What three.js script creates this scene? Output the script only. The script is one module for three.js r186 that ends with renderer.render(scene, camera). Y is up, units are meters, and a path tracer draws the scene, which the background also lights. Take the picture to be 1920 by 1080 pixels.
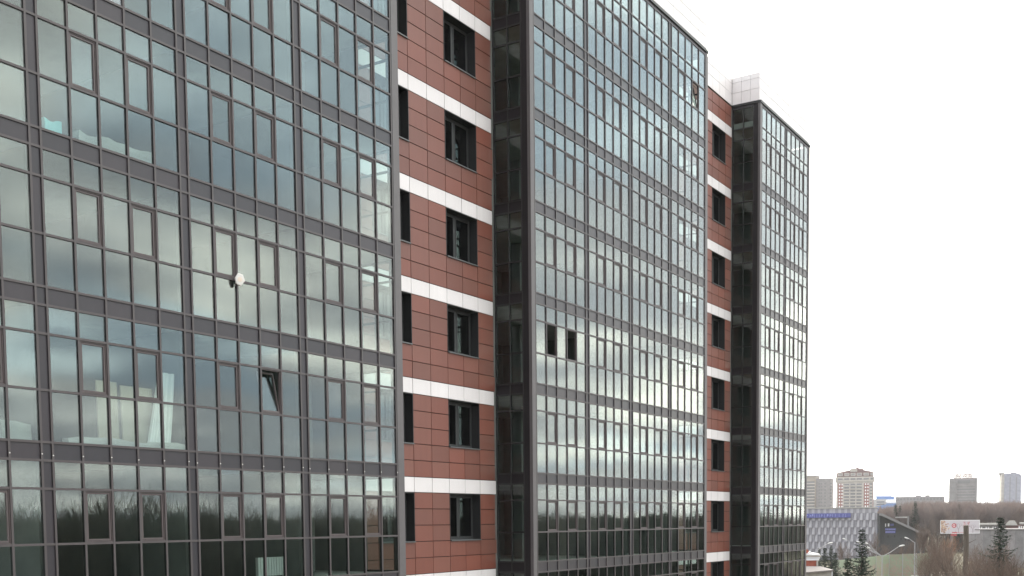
import * as THREE from 'three';
import { mergeGeometries } from 'three/addons/utils/BufferGeometryUtils.js';

// ------------------------------------------------------------------ camera, sky, sun, exposure
const scene = new THREE.Scene();
const CAM = { x: -26.986, y: -1.803, z: 21.188, yaw: 0.5628, pitch: -0.0706, roll: -0.0096, f: 2075.78, cx: 960, cy: 1125.39 };
const camera = new THREE.PerspectiveCamera(2 * Math.atan(CAM.cy / CAM.f) * 180 / Math.PI, 1920 / (2 * CAM.cy), 0.5, 6000);
camera.setViewOffset(1920, 2 * CAM.cy, 0, 0, 1920, 1080);
const fwd = new THREE.Vector3(Math.cos(CAM.yaw) * Math.cos(CAM.pitch), Math.sin(CAM.pitch), -Math.sin(CAM.yaw) * Math.cos(CAM.pitch));
const rgt0 = new THREE.Vector3(Math.sin(CAM.yaw), 0, Math.cos(CAM.yaw));
const up0 = new THREE.Vector3().crossVectors(rgt0, fwd);
const rgt = rgt0.clone().multiplyScalar(Math.cos(CAM.roll)).addScaledVector(up0, Math.sin(CAM.roll));
const upv = up0.clone().multiplyScalar(Math.cos(CAM.roll)).addScaledVector(rgt0, -Math.sin(CAM.roll));
camera.matrixAutoUpdate = true;
camera.quaternion.setFromRotationMatrix(new THREE.Matrix4().makeBasis(rgt, upv, fwd.clone().negate()));
camera.position.set(CAM.x, CAM.y, CAM.z);
camera.updateMatrixWorld();

const renderer = new THREE.WebGLRenderer({ antialias: true });
renderer.toneMapping = THREE.LinearToneMapping;
renderer.toneMappingExposure = 1.88;
renderer.shadowMap.enabled = true;

// seeded noise
function rng(seed) { let s = seed >>> 0; return () => { s = (s + 0x6D2B79F5) >>> 0; let t = s; t = Math.imul(t ^ (t >>> 15), t | 1); t ^= t + Math.imul(t ^ (t >>> 7), t | 61); return ((t ^ (t >>> 14)) >>> 0) / 4294967296; }; }
function hash3(x, y, z) { let h = Math.imul(x, 374761393) ^ Math.imul(y, 668265263) ^ Math.imul(z, 2147483647 ^ 0x5bd1e995); h = Math.imul(h ^ (h >>> 13), 1274126177); h ^= h >>> 16; return (h >>> 0) / 4294967296; }
function vnoise(x, y, z) {
  const xi = Math.floor(x), yi = Math.floor(y), zi = Math.floor(z); let fx = x - xi, fy = y - yi, fz = z - zi;
  fx = fx * fx * (3 - 2 * fx); fy = fy * fy * (3 - 2 * fy); fz = fz * fz * (3 - 2 * fz);
  const L = (a, b, t) => a + (b - a) * t;
  return L(L(L(hash3(xi, yi, zi), hash3(xi + 1, yi, zi), fx), L(hash3(xi, yi + 1, zi), hash3(xi + 1, yi + 1, zi), fx), fy),
    L(L(hash3(xi, yi, zi + 1), hash3(xi + 1, yi, zi + 1), fx), L(hash3(xi, yi + 1, zi + 1), hash3(xi + 1, yi + 1, zi + 1), fx), fy), fz);
}
function fbm(x, y, z, o) { let a = 0.5, s = 0, n = 0; for (let i = 0; i < o; i++) { s += a * vnoise(x, y, z); n += a; a *= 0.5; x = x * 2.03 + 11.3; y = y * 2.03 + 5.7; z = z * 2.03 + 3.1; } return s / n; }
const smooth = (a, b, t) => { t = Math.min(1, Math.max(0, (t - a) / (b - a))); return t * t * (3 - 2 * t); };

// an overcast, broken sky: a veiled sun ahead beyond the building, banded grey and blue cloud everywhere else
const SUN_AZ = -0.55, SUN_EL = 0.5;
const sunDir = new THREE.Vector3(Math.cos(SUN_EL) * Math.cos(SUN_AZ), Math.sin(SUN_EL), Math.cos(SUN_EL) * Math.sin(SUN_AZ));
{
  const W = 1280, H = 640, data = new Float32Array(W * H * 4);
  for (let j = 0; j < H; j++) {
    const el = ((j + 0.5) / H - 0.5) * Math.PI, y = Math.sin(el), c = Math.cos(el);
    for (let i = 0; i < W; i++) {
      const az = ((i + 0.5) / W - 0.5) * 2 * Math.PI, x = c * Math.cos(az), z = c * Math.sin(az), q = (j * W + i) * 4;
      if (y < -0.02) { data[q] = 0.35; data[q + 1] = 0.34; data[q + 2] = 0.33; data[q + 3] = 1; continue; }
      const ang = Math.acos(Math.min(1, Math.max(-1, x * sunDir.x + y * sunDir.y + z * sunDir.z)));
      const glow = 0.85 + 1.05 * Math.exp(-ang * ang / 1.25) + 0.55 * Math.exp(-ang * ang / 4.5);
      const yy = Math.max(y, 0), t = 1 / (yy + 0.075), px = x * t, pz = z * t;
      const wx = 0.9 * (fbm(px * 0.5, pz * 0.5, 3.3, 3) - 0.5), wz = 0.9 * (fbm(px * 0.5 + 40, pz * 0.5, 6.6, 3) - 0.5);
      const big = fbm(px * 0.62 + 3.1 + wx, pz * 0.62 + 7.7 + wz, 1.5, 5), fine = fbm(px * 2.1 + 9.2 + wx, pz * 2.1 + wz, 4.4, 5);
      let d = smooth(0.37, 0.63, 0.64 * big + 0.36 * fine);       // 0 thick grey base, 1 bright cloud
      const gap = smooth(0.55, 0.68, fbm(px * 0.8 + 21.7 + wz, pz * 0.8 + 4.2 + wx, 2.5, 4));  // thin places where the blue shows
      const veil = Math.exp(-ang * ang / 0.5);
      d = d + (1 - d) * veil * 0.8;
      const l = glow * (0.53 + 0.86 * d * d + 0.1 * d);
      const wm = d * Math.exp(-ang * ang / 2.2); let r = l * (0.945 + 0.05 * d + 0.05 * wm), g = l * (0.99 + 0.01 * d + 0.01 * wm), b = l * (1.06 - 0.07 * d - 0.16 * wm);
      const k = gap * 0.6 * (1 - veil); r *= 1 - 0.34 * k; g *= 1 - 0.12 * k; b *= 1 + 0.06 * k;
      if (y < 0) { r = 0.35; g = 0.34; b = 0.33; }
      data[q] = r; data[q + 1] = g; data[q + 2] = b; data[q + 3] = 1;
    }
  }
  const sky = new THREE.DataTexture(data, W, H, THREE.RGBAFormat, THREE.FloatType);
  sky.mapping = THREE.EquirectangularReflectionMapping; sky.magFilter = THREE.LinearFilter; sky.minFilter = THREE.LinearFilter; sky.wrapS = THREE.RepeatWrapping; sky.needsUpdate = true;
  scene.background = sky; scene.environment = sky;
}
const sun = new THREE.DirectionalLight(new THREE.Color(1, 0.93, 0.82), 1.3);
sun.position.copy(sunDir).multiplyScalar(600); sun.target.position.set(0, 0, 0);
sun.castShadow = true; sun.shadow.radius = 22; sun.shadow.mapSize.set(2048, 2048);
Object.assign(sun.shadow.camera, { left: -300, right: 300, top: 300, bottom: -300, near: 1, far: 1500 });
scene.add(sun, sun.target);

// ------------------------------------------------------------------ helpers
const R = rng(20240611);
const taken = new Map();
function numbered(name) { const n = taken.get(name) || 0; taken.set(name, n + 1); return n ? `${name}_${String(n).padStart(3, '0')}` : name; }
function shade(o) { o.traverse((m) => { if (m.isMesh) { m.castShadow = true; m.receiveShadow = true; } }); return o; }
function thing(name, label, category, pos = [0, 0, 0], turn = 0, group) {
  const o = new THREE.Group(); o.name = numbered(name); o.position.set(...pos); o.rotation.y = turn; o.userData = { label, category };
  if (group) o.userData.group = group; scene.add(o); return o;
}
function mesh(name, geo, mat, parent) { const m = new THREE.Mesh(geo, mat); m.name = name; m.castShadow = m.receiveShadow = true; if (parent) parent.add(m); return m; }
function structure(name, geo, mat) { const m = mesh(name, geo, mat); m.userData = { kind: 'structure' }; scene.add(m); return m; }
function dup(src, pos, turn, label, scale = 1) { const c = src.clone(); c.name = numbered(src.name.replace(/_\d{3}$/, '')); c.userData = { ...src.userData, label }; c.position.set(...pos); c.rotation.y = turn; c.scale.setScalar(scale); scene.add(c); return c; }
const lin = (r, g, b) => new THREE.Color().setRGB(r, g, b);

// boxes with uv in metres, collected and merged
class Boxes {
  constructor() { this.p = []; this.n = []; this.u = []; this.i = []; }
  quad(a, b, c, d, n, ua) { const k = this.p.length / 3; for (const v of [a, b, c, d]) { this.p.push(...v); this.n.push(...n); this.u.push(...ua(v)); } this.i.push(k, k + 1, k + 2, k, k + 2, k + 3); }
  box(x0, y0, z0, x1, y1, z1) {
    const xy = (v) => [v[0], v[1]], zy = (v) => [v[2], v[1]], xz = (v) => [v[0], v[2]];
    this.quad([x0, y0, z1], [x1, y0, z1], [x1, y1, z1], [x0, y1, z1], [0, 0, 1], xy);
    this.quad([x1, y0, z0], [x0, y0, z0], [x0, y1, z0], [x1, y1, z0], [0, 0, -1], xy);
    this.quad([x1, y0, z1], [x1, y0, z0], [x1, y1, z0], [x1, y1, z1], [1, 0, 0], zy);
    this.quad([x0, y0, z0], [x0, y0, z1], [x0, y1, z1], [x0, y1, z0], [-1, 0, 0], zy);
    this.quad([x0, y1, z1], [x1, y1, z1], [x1, y1, z0], [x0, y1, z0], [0, 1, 0], xz);
    this.quad([x0, y0, z0], [x1, y0, z0], [x1, y0, z1], [x0, y0, z1], [0, -1, 0], xz);
    return this;
  }
  geo() {
    const g = new THREE.BufferGeometry();
    g.setAttribute('position', new THREE.Float32BufferAttribute(this.p, 3)); g.setAttribute('normal', new THREE.Float32BufferAttribute(this.n, 3));
    g.setAttribute('uv', new THREE.Float32BufferAttribute(this.u, 2)); g.setIndex(this.i); return g;
  }
}
const boxGeo = (...a) => new Boxes().box(...a).geo();
// a slab standing in the XY plane, front at z = t, with chamfered front edges; origin at its lower left corner
const slabCache = new Map();
function slabGeo(w, h, t, c = 0.006) {
  const key = [w, h, t, c].map((v) => v.toFixed(3)).join();
  if (slabCache.has(key)) return slabCache.get(key);
  const b = new Boxes(), xy = (v) => [v[0], v[1]], s = Math.SQRT1_2, z1 = t, z2 = t - c;
  b.quad([c, c, z1], [w - c, c, z1], [w - c, h - c, z1], [c, h - c, z1], [0, 0, 1], xy);
  b.quad([0, 0, z2], [w, 0, z2], [w - c, c, z1], [c, c, z1], [0, -s, s], xy);
  b.quad([w, 0, z2], [w, h, z2], [w - c, h - c, z1], [w - c, c, z1], [s, 0, s], xy);
  b.quad([w, h, z2], [0, h, z2], [c, h - c, z1], [w - c, h - c, z1], [0, s, s], xy);
  b.quad([0, h, z2], [0, 0, z2], [c, c, z1], [c, h - c, z1], [-s, 0, s], xy);
  b.quad([0, 0, 0], [w, 0, 0], [w, 0, z2], [0, 0, z2], [0, -1, 0], (v) => [v[0], v[2]]);
  b.quad([w, 0, 0], [w, h, 0], [w, h, z2], [w, 0, z2], [1, 0, 0], (v) => [v[2], v[1]]);
  b.quad([w, h, 0], [0, h, 0], [0, h, z2], [w, h, z2], [0, 1, 0], (v) => [v[0], v[2]]);
  b.quad([0, h, 0], [0, 0, 0], [0, 0, z2], [0, h, z2], [-1, 0, 0], (v) => [v[2], v[1]]);
  b.quad([0, h, 0], [w, h, 0], [w, 0, 0], [0, 0, 0], [0, 0, -1], xy);
  const g = b.geo(); slabCache.set(key, g); return g;
}
// a glass pane: a sheet bowed by a fraction of a millimetre, as sealed units are
function paneGeo(w, h, bow, sheets = 1) {
  const key = 'p' + [w, h, bow, sheets].map((v) => v.toFixed(4)).join();
  if (slabCache.has(key)) return slabCache.get(key);
  const nx = 4, ny = 6, p = [], n = [], u = [], ix = [], g = new THREE.BufferGeometry();
  for (let s = 0; s < sheets; s++) {            // an insulating unit has two sheets, the inner one coated
    const k0 = p.length / 3, bw = s ? -bow : bow;
    for (let j = 0; j <= ny; j++) for (let i = 0; i <= nx; i++) {
      const a = i / nx * 2 - 1, b = j / ny * 2 - 1;
      p.push((a + 1) / 2 * w, (b + 1) / 2 * h, bw * (1 - a * a) * (1 - b * b) - s * 0.016);
      const dx = -2 * a * (1 - b * b) * bw * 2 / w, dy = -2 * b * (1 - a * a) * bw * 2 / h, l = Math.hypot(dx, dy, 1);
      n.push(-dx / l, -dy / l, 1 / l); u.push((a + 1) / 2 * w, (b + 1) / 2 * h);
    }
    for (let j = 0; j < ny; j++) for (let i = 0; i < nx; i++) { const k = k0 + j * (nx + 1) + i; ix.push(k, k + 1, k + nx + 2, k, k + nx + 2, k + nx + 1); }
    if (sheets > 1) g.addGroup(s * nx * ny * 6, nx * ny * 6, s);
  }
  g.setAttribute('position', new THREE.Float32BufferAttribute(p, 3)); g.setAttribute('normal', new THREE.Float32BufferAttribute(n, 3)); g.setAttribute('uv', new THREE.Float32BufferAttribute(u, 2)); g.setIndex(ix);
  slabCache.set(key, g); return g;
}
// pixel of the photograph <-> place
function ray(u, v) {
  return fwd.clone().addScaledVector(rgt, (u - CAM.cx) / CAM.f).addScaledVector(upv, -(v - CAM.cy) / CAM.f);
}
function at(u, v, D) { const d = ray(u, v), k = D / Math.hypot(d.x, d.z); return new THREE.Vector3(CAM.x, CAM.y, CAM.z).addScaledVector(d, k); }
function pix(x, y, z) { const d = new THREE.Vector3(x - CAM.x, y - CAM.y, z - CAM.z), f = d.dot(fwd); return f <= 0 ? null : [CAM.cx + CAM.f * d.dot(rgt) / f, CAM.cy - CAM.f * d.dot(upv) / f]; }
const inFrame = (x, y, z, m = 45) => { const p = pix(x, y, z); return p && p[0] > -m && p[0] < 1920 + m && p[1] > -m && p[1] < 1080 + m; };

// ------------------------------------------------------------------ materials
function noiseTex(size, fn, rep, color) {
  const d = new Uint8Array(size * size * 4);
  for (let j = 0; j < size; j++) for (let i = 0; i < size; i++) { const v = fn(i / size, j / size), q = (j * size + i) * 4; const c = Array.isArray(v) ? v : [v, v, v]; for (let k = 0; k < 3; k++) d[q + k] = Math.max(0, Math.min(255, c[k] * 255)); d[q + 3] = 255; }
  const t = new THREE.DataTexture(d, size, size); t.wrapS = t.wrapT = THREE.RepeatWrapping; t.magFilter = THREE.LinearFilter; t.minFilter = THREE.LinearMipmapLinearFilter; t.generateMipmaps = true;
  t.repeat.set(rep, rep); if (color) t.colorSpace = THREE.SRGBColorSpace; t.needsUpdate = true; return t;
}
// tileable: blend of four shifted copies
function tile(fn) { return (u, v) => { const a = fn(u, v), b = fn(u - 1, v), c = fn(u, v - 1), d = fn(u - 1, v - 1); const s = (x) => x * x * (3 - 2 * x), x = s(u), y = s(v); return a * (1 - x) * (1 - y) + b * x * (1 - y) + c * (1 - x) * y + d * x * y; }; }
const grime = tile((u, v) => 0.55 * fbm(u * 5, v * 5, 3, 4) + 0.45 * fbm(u * 31, v * 31, 9, 3));
const streak = tile((u, v) => 0.6 * fbm(u * 26, v * 2.2, 13, 4) + 0.4 * fbm(u * 6, v * 6, 2, 3));
const paintMap = noiseTex(256, (u, v) => 0.945 + 0.13 * (grime(u, v) - 0.5) + 0.1 * (streak(u, v) - 0.5), 0.37, true);

const coarse = noiseTex(256, (u, v) => 0.8 + 0.34 * (grime(u, v) - 0.5), 0.12, true);
const soft = tile((u, v) => 0.6 * fbm(u * 4, v * 4, 23, 3) + 0.4 * fbm(u * 40, v * 3, 17, 3));
const tileMap = noiseTex(256, (u, v) => 0.945 + 0.14 * (soft(u, v) - 0.5), 0.21, true);
const shifted = (t, i) => { const c = t.clone(); c.offset.set(i * 0.237, i * 0.391); c.needsUpdate = true; return c; };
const std = (c, rough, o = {}) => new THREE.MeshStandardMaterial({ color: c, roughness: rough, ...o });
const M = {
  cap: std(lin(0.078, 0.067, 0.071), 0.5, { map: paintMap, metalness: 0.1 }),
  post: std(lin(0.112, 0.103, 0.11), 0.55, { map: paintMap }),
  frame: std(lin(0.034, 0.036, 0.038), 0.5, { map: paintMap }),
  sidePost: new THREE.MeshPhysicalMaterial({ color: lin(0.02, 0.018, 0.021), roughness: 0.55, specularIntensity: 0.45, map: paintMap }),
  gasket: std(lin(0.01, 0.01, 0.011), 0.8),
  sash: std(lin(0.088, 0.07, 0.073), 0.5, { map: paintMap }),
  dark: std(lin(0.02, 0.021, 0.023), 0.5, { map: paintMap }),
  sill: std(lin(0.1, 0.105, 0.11), 0.45, { map: paintMap }),
  clip: std(lin(0.75, 0.73, 0.72), 0.5),
  white: [0, 1, 2].map((i) => std(lin(0.8 - 0.015 * i, 0.765 - 0.015 * i, 0.785 - 0.015 * i), 0.45, { map: shifted(tileMap, i + 3) })),
  red: [0, 1, 2, 3, 4, 5, 6].map((i) => { const k = [1, 0.91, 1.1, 0.96, 1.05, 0.87, 1.02][i], h = [0, 0.008, -0.006, -0.008, 0.006, 0.002, -0.003][i]; return std(lin(0.198 * k, (0.065 + h * .65) * k, (0.045 + h * .65) * k), 0.5, { map: shifted(tileMap, i) }); }),
  spandrel: [0, 1, 2].map((i) => std(lin(0.025 + 0.004 * i, 0.0225 + 0.002 * i, 0.0305 + 0.002 * i), 0.42, { map: paintMap })),
  back: std(lin(0.03, 0.02, 0.02), 0.9),
  slab: std(lin(0.5, 0.5, 0.49), 0.9, { map: coarse }),
  wall: std(lin(0.2, 0.215, 0.21), 0.9, { map: coarse }),
  floor: std(lin(0.3, 0.29, 0.27), 0.8, { map: coarse }),
  column: std(lin(0.34, 0.34, 0.33), 0.9, { map: coarse }),
};
const glassOf = (r, g, b, ior, coat = 0) => new THREE.MeshPhysicalMaterial({ color: lin(r, g, b), roughness: 0.0, metalness: coat, transmission: 1, thickness: 0, ior });
const coated = [glassOf(0.88, 0.93, 0.91, 2.08), glassOf(0.87, 0.92, 0.9, 2.18), glassOf(0.89, 0.94, 0.92, 2.0)];
M.glass = [glassOf(0.83, 0.9, 0.88, 1.46), glassOf(0.82, 0.89, 0.875, 1.46), glassOf(0.845, 0.91, 0.885, 1.46)].map((g, i) => [g, coated[i]]);
M.darkGlass = glassOf(0.3, 0.36, 0.36, 1.6);
M.sideGlass = glassOf(0.62, 0.72, 0.69, 1.5);

const GROUND = -14.3, FH = 3.3;
// ------------------------------------------------------------------ ground
{
  const g = new THREE.PlaneGeometry(5200, 5200, 1, 1); g.rotateX(-Math.PI / 2);
  const uv = g.attributes.uv; for (let i = 0; i < uv.count; i++) uv.setXY(i, uv.getX(i) * 5200, uv.getY(i) * 5200);
  const soil = noiseTex(512, (u, v) => { const a = grime(u, v), b = streak(v, u); return [0.31 + 0.22 * (a - 0.5) + 0.05 * b, 0.315 + 0.24 * (a - 0.5), 0.24 + 0.2 * (a - 0.5)]; }, 0.021, true);
  structure('ground', g, std(lin(1, 1, 1), 0.95, { map: soil })).position.set(300, GROUND, 0);
}

// ------------------------------------------------------------------ the office building
const building = thing('office_building', 'long office building with three dark-framed glass bays and red cladding between them', 'building', [0, 0, 0]);
const A1 = 0.3914, A2 = 0.995, A3 = 2.191;      // from a storey line down: spandrel, short pane, tall pane
const KTOP = 6, KBOT = -1, YBOT = (KBOT - 1) * FH, YTOP = 20.486, YCAP = 20.735;
const ZG = -0.027;                               // glass plane behind the caps
function rowsOf() {
  const rows = [];
  rows.push({ y0: KTOP * FH - A1, y1: YTOP, kind: 'glass' });
  for (let k = KTOP; k >= KBOT; k--) {
    const Y = k * FH;
    if (k < KTOP) rows.push({ y0: Y - A1, y1: Y, kind: 'spandrel', k });
    rows.push({ y0: Y - A2, y1: Y - A1, kind: 'glass', k });
    rows.push({ y0: Y - A3, y1: Y - A2, kind: 'tall', k });
    rows.push({ y0: Y - FH, y1: Y - A3, kind: 'glass', k });
  }
  return rows;
}
const ROWS = rowsOf();
function section(x0, x1) { return [0, 1, 2, 3, 4].map((i) => ({ x0: x0 + (x1 - x0) * i / 5, x1: x0 + (x1 - x0) * (i + 1) / 5, i })); }
function columnsOf(secs) {
  const cols = [];
  secs.forEach(([a, b], s) => { if (s) cols.push({ x0: secs[s - 1][1], x1: a, strip: true }); cols.push(...section(a, b)); });
  return cols;
}
const geosOff = { glass: [] };
function addPane(parent, name, x0, y0, x1, y1, z, mats, bowMax, tilt = 0.0045) {
  const w = +(x1 - x0).toFixed(3), h = +(y1 - y0).toFixed(3), bow = [-1, -0.5, 0.55, 1][Math.floor(R() * 4)] * bowMax;
  const m = mesh(name, paneGeo(w, h, bow, Array.isArray(mats[0]) ? 2 : 1), mats[Math.floor(R() * mats.length)], parent);
  m.position.set(x0, y0, z); m.rotation.set((R() - 0.5) * tilt, (R() - 0.5) * tilt, 0); return m;
}
function glazedBay(label, secs, leftOuter, rightOuter, special) {
  const cols = columnsOf(secs), xl = cols[0].x0, xr = cols[cols.length - 1].x1;
  const caps = new Boxes(), gask = new Boxes(), off = [];
  const hw = 0.026, edges = [...new Set(cols.flatMap((c) => [c.x0, c.x1]).map((v) => v.toFixed(3)))].map(Number);
  const ys = [...new Set(ROWS.flatMap((r) => [r.y0, r.y1]).map((v) => v.toFixed(3)))].map(Number).sort((a, b) => a - b);
  for (const x of edges) {
    caps.box(x - hw, YBOT, -0.016, x + hw, YTOP + 0.12, 0);
    gask.box(x - hw + 0.004, YBOT, -0.085, x + hw - 0.004, YTOP + 0.118, -0.0165);
  }
  for (const y of ys) {
    for (let i = 0; i < edges.length - 1; i++) {
      caps.box(edges[i] + hw, y - hw, -0.017, edges[i + 1] - hw, y + hw, -0.003);
      gask.box(edges[i] + hw, y - hw + 0.004, -0.084, edges[i + 1] - hw, y + hw - 0.004, -0.0175);
    }
  }
  const bay = mesh('glazed_bay', caps.geo(), M.cap, building);
  bay.userData.label = label;
  mesh('gasket', gask.geo(), M.gasket, bay);
  const clipBoxes = [];
  for (const c of cols) for (const r of ROWS) {
    const x0 = c.x0 + hw - 0.008, x1 = c.x1 - hw + 0.008, y0 = r.y0 + hw - 0.008, y1 = r.y1 - hw + 0.008, seen = inFrame((x0 + x1) / 2, (y0 + y1) / 2, 0);
    const pr = seen ? bay : null;
    if (c.strip || r.kind === 'spandrel') {
      const m = mesh(c.strip ? 'strip_panel' : 'spandrel_panel', slabGeo(x1 - x0, y1 - y0, 0.03, 0.004), M.spandrel[Math.floor(R() * 3)], pr);
      m.position.set(x0, y0, -0.061); m.rotation.y = (R() - 0.5) * 0.004; if (!pr) off.push([m, 'panel']);
      continue;
    }
    const sp = special?.(r, c, cols.indexOf(c));
    if (r.kind === 'tall' && (c.i === 1 || c.i === 3)) {
      // an opening sash: a stepped frame round its pane
      const f = new Boxes(), s = new Boxes(), a = 0.034, b = 0.08;
      const ring = (B, o, i, z0, z1) => { B.box(x0 + o, y0 + o, z0, x1 - o, y0 + i, z1); B.box(x0 + o, y1 - i, z0, x1 - o, y1 - o, z1); B.box(x0 + o, y0 + i, z0, x0 + i, y1 - i, z1); B.box(x1 - i, y0 + i, z0, x1 - o, y1 - i, z1); };
      ring(f, 0, a, -0.085, -0.024);
      if (pr) mesh('casement_frame', f.geo(), M.sash, bay); else off.push([mesh('casement_frame', f.geo(), M.sash), 'sash']);
      if (sp === 'open') continue;
      ring(s, a + 0.007, b, -0.08, -0.034);
      s.box(x0 + 0.12, y0 + a - 0.012, -0.024, x1 - 0.12, y0 + a + 0.004, -0.012);
      const g = s.geo();
      if (sp === 'tilt') {
        g.translate(0, -y0 - a, 0.06);
        const fr = mesh('casement_sash', g, M.sash, bay); fr.position.set(0, y0 + a, -0.06); fr.rotation.x = -0.2;
        const pn = addPane(bay, 'casement_pane', x0 + b - 0.01, 0, x1 - b + 0.01, y1 - y0 - 2 * b, 0, M.glass, 0.0002, 0);
        pn.position.set(x0 + b - 0.01, y0 + a + 0.046, -0.07); pn.rotation.x = -0.2;
        continue;
      }
      if (pr) mesh('casement_sash', g, M.sash, bay); else off.push([mesh('casement_sash', g, M.sash), 'sash']);
      const p = addPane(pr, 'casement_pane', x0 + b - 0.01, y0 + b - 0.01, x1 - b + 0.01, y1 - b + 0.01, -0.052, M.glass, 0.00035);
      if (!pr) off.push([p, 'glass']);
      continue;
    }
    const p = addPane(pr, 'glass_pane', x0, y0, x1, y1, ZG, M.glass, 0.0006);
    if (!pr) off.push([p, 'glass']);
  }
  // pieces out of the picture, joined
  for (const [kind, mat] of [['glass', M.glass[0][1]], ['panel', M.spandrel[0]], ['sash', M.sash]]) {
    const gs = off.filter((o) => o[1] === kind).map(([m]) => { m.updateMatrix(); const g = m.geometry.clone().applyMatrix4(m.matrix); g.clearGroups(); return g; });
    if (gs.length) { const m = mesh({ glass: 'glass_panes', panel: 'spandrel_panels', sash: 'casement_frames' }[kind], mergeGeometries(gs), mat, bay); m.userData.kind = 'stuff'; }
  }
  // header and coping, corner posts, a closed base below the picture
  for (const [i, x] of edges.entries()) if (i < edges.length - 1) { const m = mesh('header_panel', slabGeo(edges[i + 1] - x - 2 * hw, 0.12, 0.03, 0.004), M.spandrel[2], bay); m.position.set(x + hw, YTOP + 0.005, -0.05); }
  mesh('coping', boxGeo(leftOuter - 0.02, YTOP + 0.125, -0.3, rightOuter + 0.02, YCAP, 0.045), M.dark, bay);
  for (const [a, b] of [[leftOuter, xl - hw], [xr + hw, rightOuter]]) mesh('corner_post', new Boxes().box(a + (a === leftOuter ? 0 : 0.012), YBOT, -0.12, b - (a === leftOuter ? 0.03 : 0), YTOP + 0.12, 0.006).geo(), M.post, bay);
  mesh('base_wall', boxGeo(leftOuter, GROUND - 0.3, -0.3, rightOuter, YBOT - 0.03, -0.01), M.post, bay);
  return { bay, edges, xl, xr };
}
// storeys behind the glass
function rooms(x0, x1, walls, zf, zb, parent) {
  for (let k = KTOP + 1; k >= KBOT - 1; k--) {
    const y = k > KTOP ? 21.0 : k * FH;
    mesh('floor_slab', boxGeo(x0, y - 0.36, zb, x1, y - 0.03, zf), M.slab, parent);
  }
  for (const w of walls) mesh('room_wall', boxGeo(w - 0.08, YBOT, zb, w + 0.08, 20.6, zf - 0.02), M.wall, parent);
  mesh('rear_wall', boxGeo(x0, YBOT, zb - 0.2, x1, 20.6, zb), M.wall, parent);
}
const SA = [[-15.97, -12.171], [-11.901, -8.142], [-7.877, -4.109], [-3.838, 0.075]];
const SB = [[8.437, 12.313], [12.577, 16.24], [16.516, 20.285], [20.558, 24.474]];
const SC = [[32.468, 36.345], [36.631, 40.582]];
const isRow = (r, k) => r.kind === 'tall' && r.k === k;
const bayA = glazedBay('nearest glass bay, widest in the picture, running out of the frame', SA, -16.35, 0.42, (r, c, n) => (isRow(r, 1) && c.i === 3 && c.x0 > -6 && c.x0 < -4 ? 'tilt' : null));
const bayB = glazedBay('middle glass bay with two empty black casements', SB, 8.125, 24.76, (r, c, n) => (isRow(r, 2) && n < 5 ? 'open' : isRow(r, 6) && c.i === 3 && c.x0 > 22 ? 'tilt' : null));
const bayC = glazedBay('farthest and narrowest glass bay under a white parapet', SC, 32.14, 40.85);
rooms(-16.3, 0.3, [-12.04, -8.0, -3.97], -0.26, -6.5, bayA.bay);
rooms(8.26, 24.6, [16.38, 20.42], -0.26, -6.5, bayB.bay);
rooms(32.28, 40.7, [36.49], -0.26, -6.5, bayC.bay);
// side faces of the bays towards the recesses
const ZR = -1.606;
function sideFace(bay, xo, dir) {          // dir -1: the face looks towards -X
  const grp = bay.bay, x = (d) => xo - dir * d, caps = new Boxes(), gask = new Boxes();
  const zs = [-1.56, -0.955, -0.385], hw = 0.024;
  const bx = (B, d0, d1, y0, y1, z0, z1) => B.box(Math.min(x(d0), x(d1)), y0, z0, Math.max(x(d0), x(d1)), y1, z1);
  for (const z of zs) { bx(caps, 0, 0.012, YBOT, YTOP + 0.12, z - hw, z + hw); bx(gask, 0.0125, 0.08, YBOT, YTOP + 0.118, z - hw + 0.004, z + hw - 0.004); }
  const ys = [...new Set(ROWS.flatMap((r) => [r.y0, r.y1]).map((v) => v.toFixed(3)))].map(Number);
  for (const y of ys) for (let i = 0; i < 2; i++) { bx(caps, 0.003, 0.014, y - 0.03, y + 0.03, zs[i] + hw, zs[i + 1] - hw); bx(gask, 0.0145, 0.079, y - 0.026, y + 0.026, zs[i] + hw, zs[i + 1] - hw); }
  mesh('side_frame', caps.geo(), M.dark, grp); mesh('side_gasket', gask.geo(), M.gasket, grp);
  const pb = new Boxes(); bx(pb, 0.004, 0.1, YBOT, YTOP + 0.12, zs[2] + hw, -0.121); mesh('side_post', pb.geo(), M.sidePost, grp);
  for (const r of ROWS) for (let i = 0; i < 2; i++) {
    const z0 = zs[i] + hw - 0.005, z1 = zs[i + 1] - hw + 0.005, y0 = r.y0 + 0.022, y1 = r.y1 - 0.022;
    if (r.kind === 'spandrel') { const b = new Boxes(); bx(b, 0.03, 0.06, y0, y1, z0, z1); mesh('spandrel_panel', b.geo(), M.sidePost, grp); continue; }
    const p = mesh('side_pane', paneGeo(+(z1 - z0).toFixed(3), +(y1 - y0).toFixed(3), 0.0002), M.sideGlass, grp);
    p.rotation.y = dir * Math.PI / 2; p.position.set(x(0.05), y0, dir < 0 ? z0 : z1);
  }
  const hb = new Boxes(); bx(hb, 0.01, 0.05, YTOP + 0.032, YTOP + 0.12, -1.606, -0.121); mesh('header_panel', hb.geo(), M.spandrel[2], grp);
  const cb = new Boxes(); bx(cb, -0.045, 0.2, YTOP + 0.126, YCAP - 0.002, -1.606, -0.301); mesh('coping', cb.geo(), M.dark, grp);
  const bb = new Boxes(); bx(bb, 0, 0.2, GROUND - 0.3, YBOT - 0.031, -1.7, -0.301); mesh('base_wall', bb.geo(), M.post, grp);
}
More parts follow.
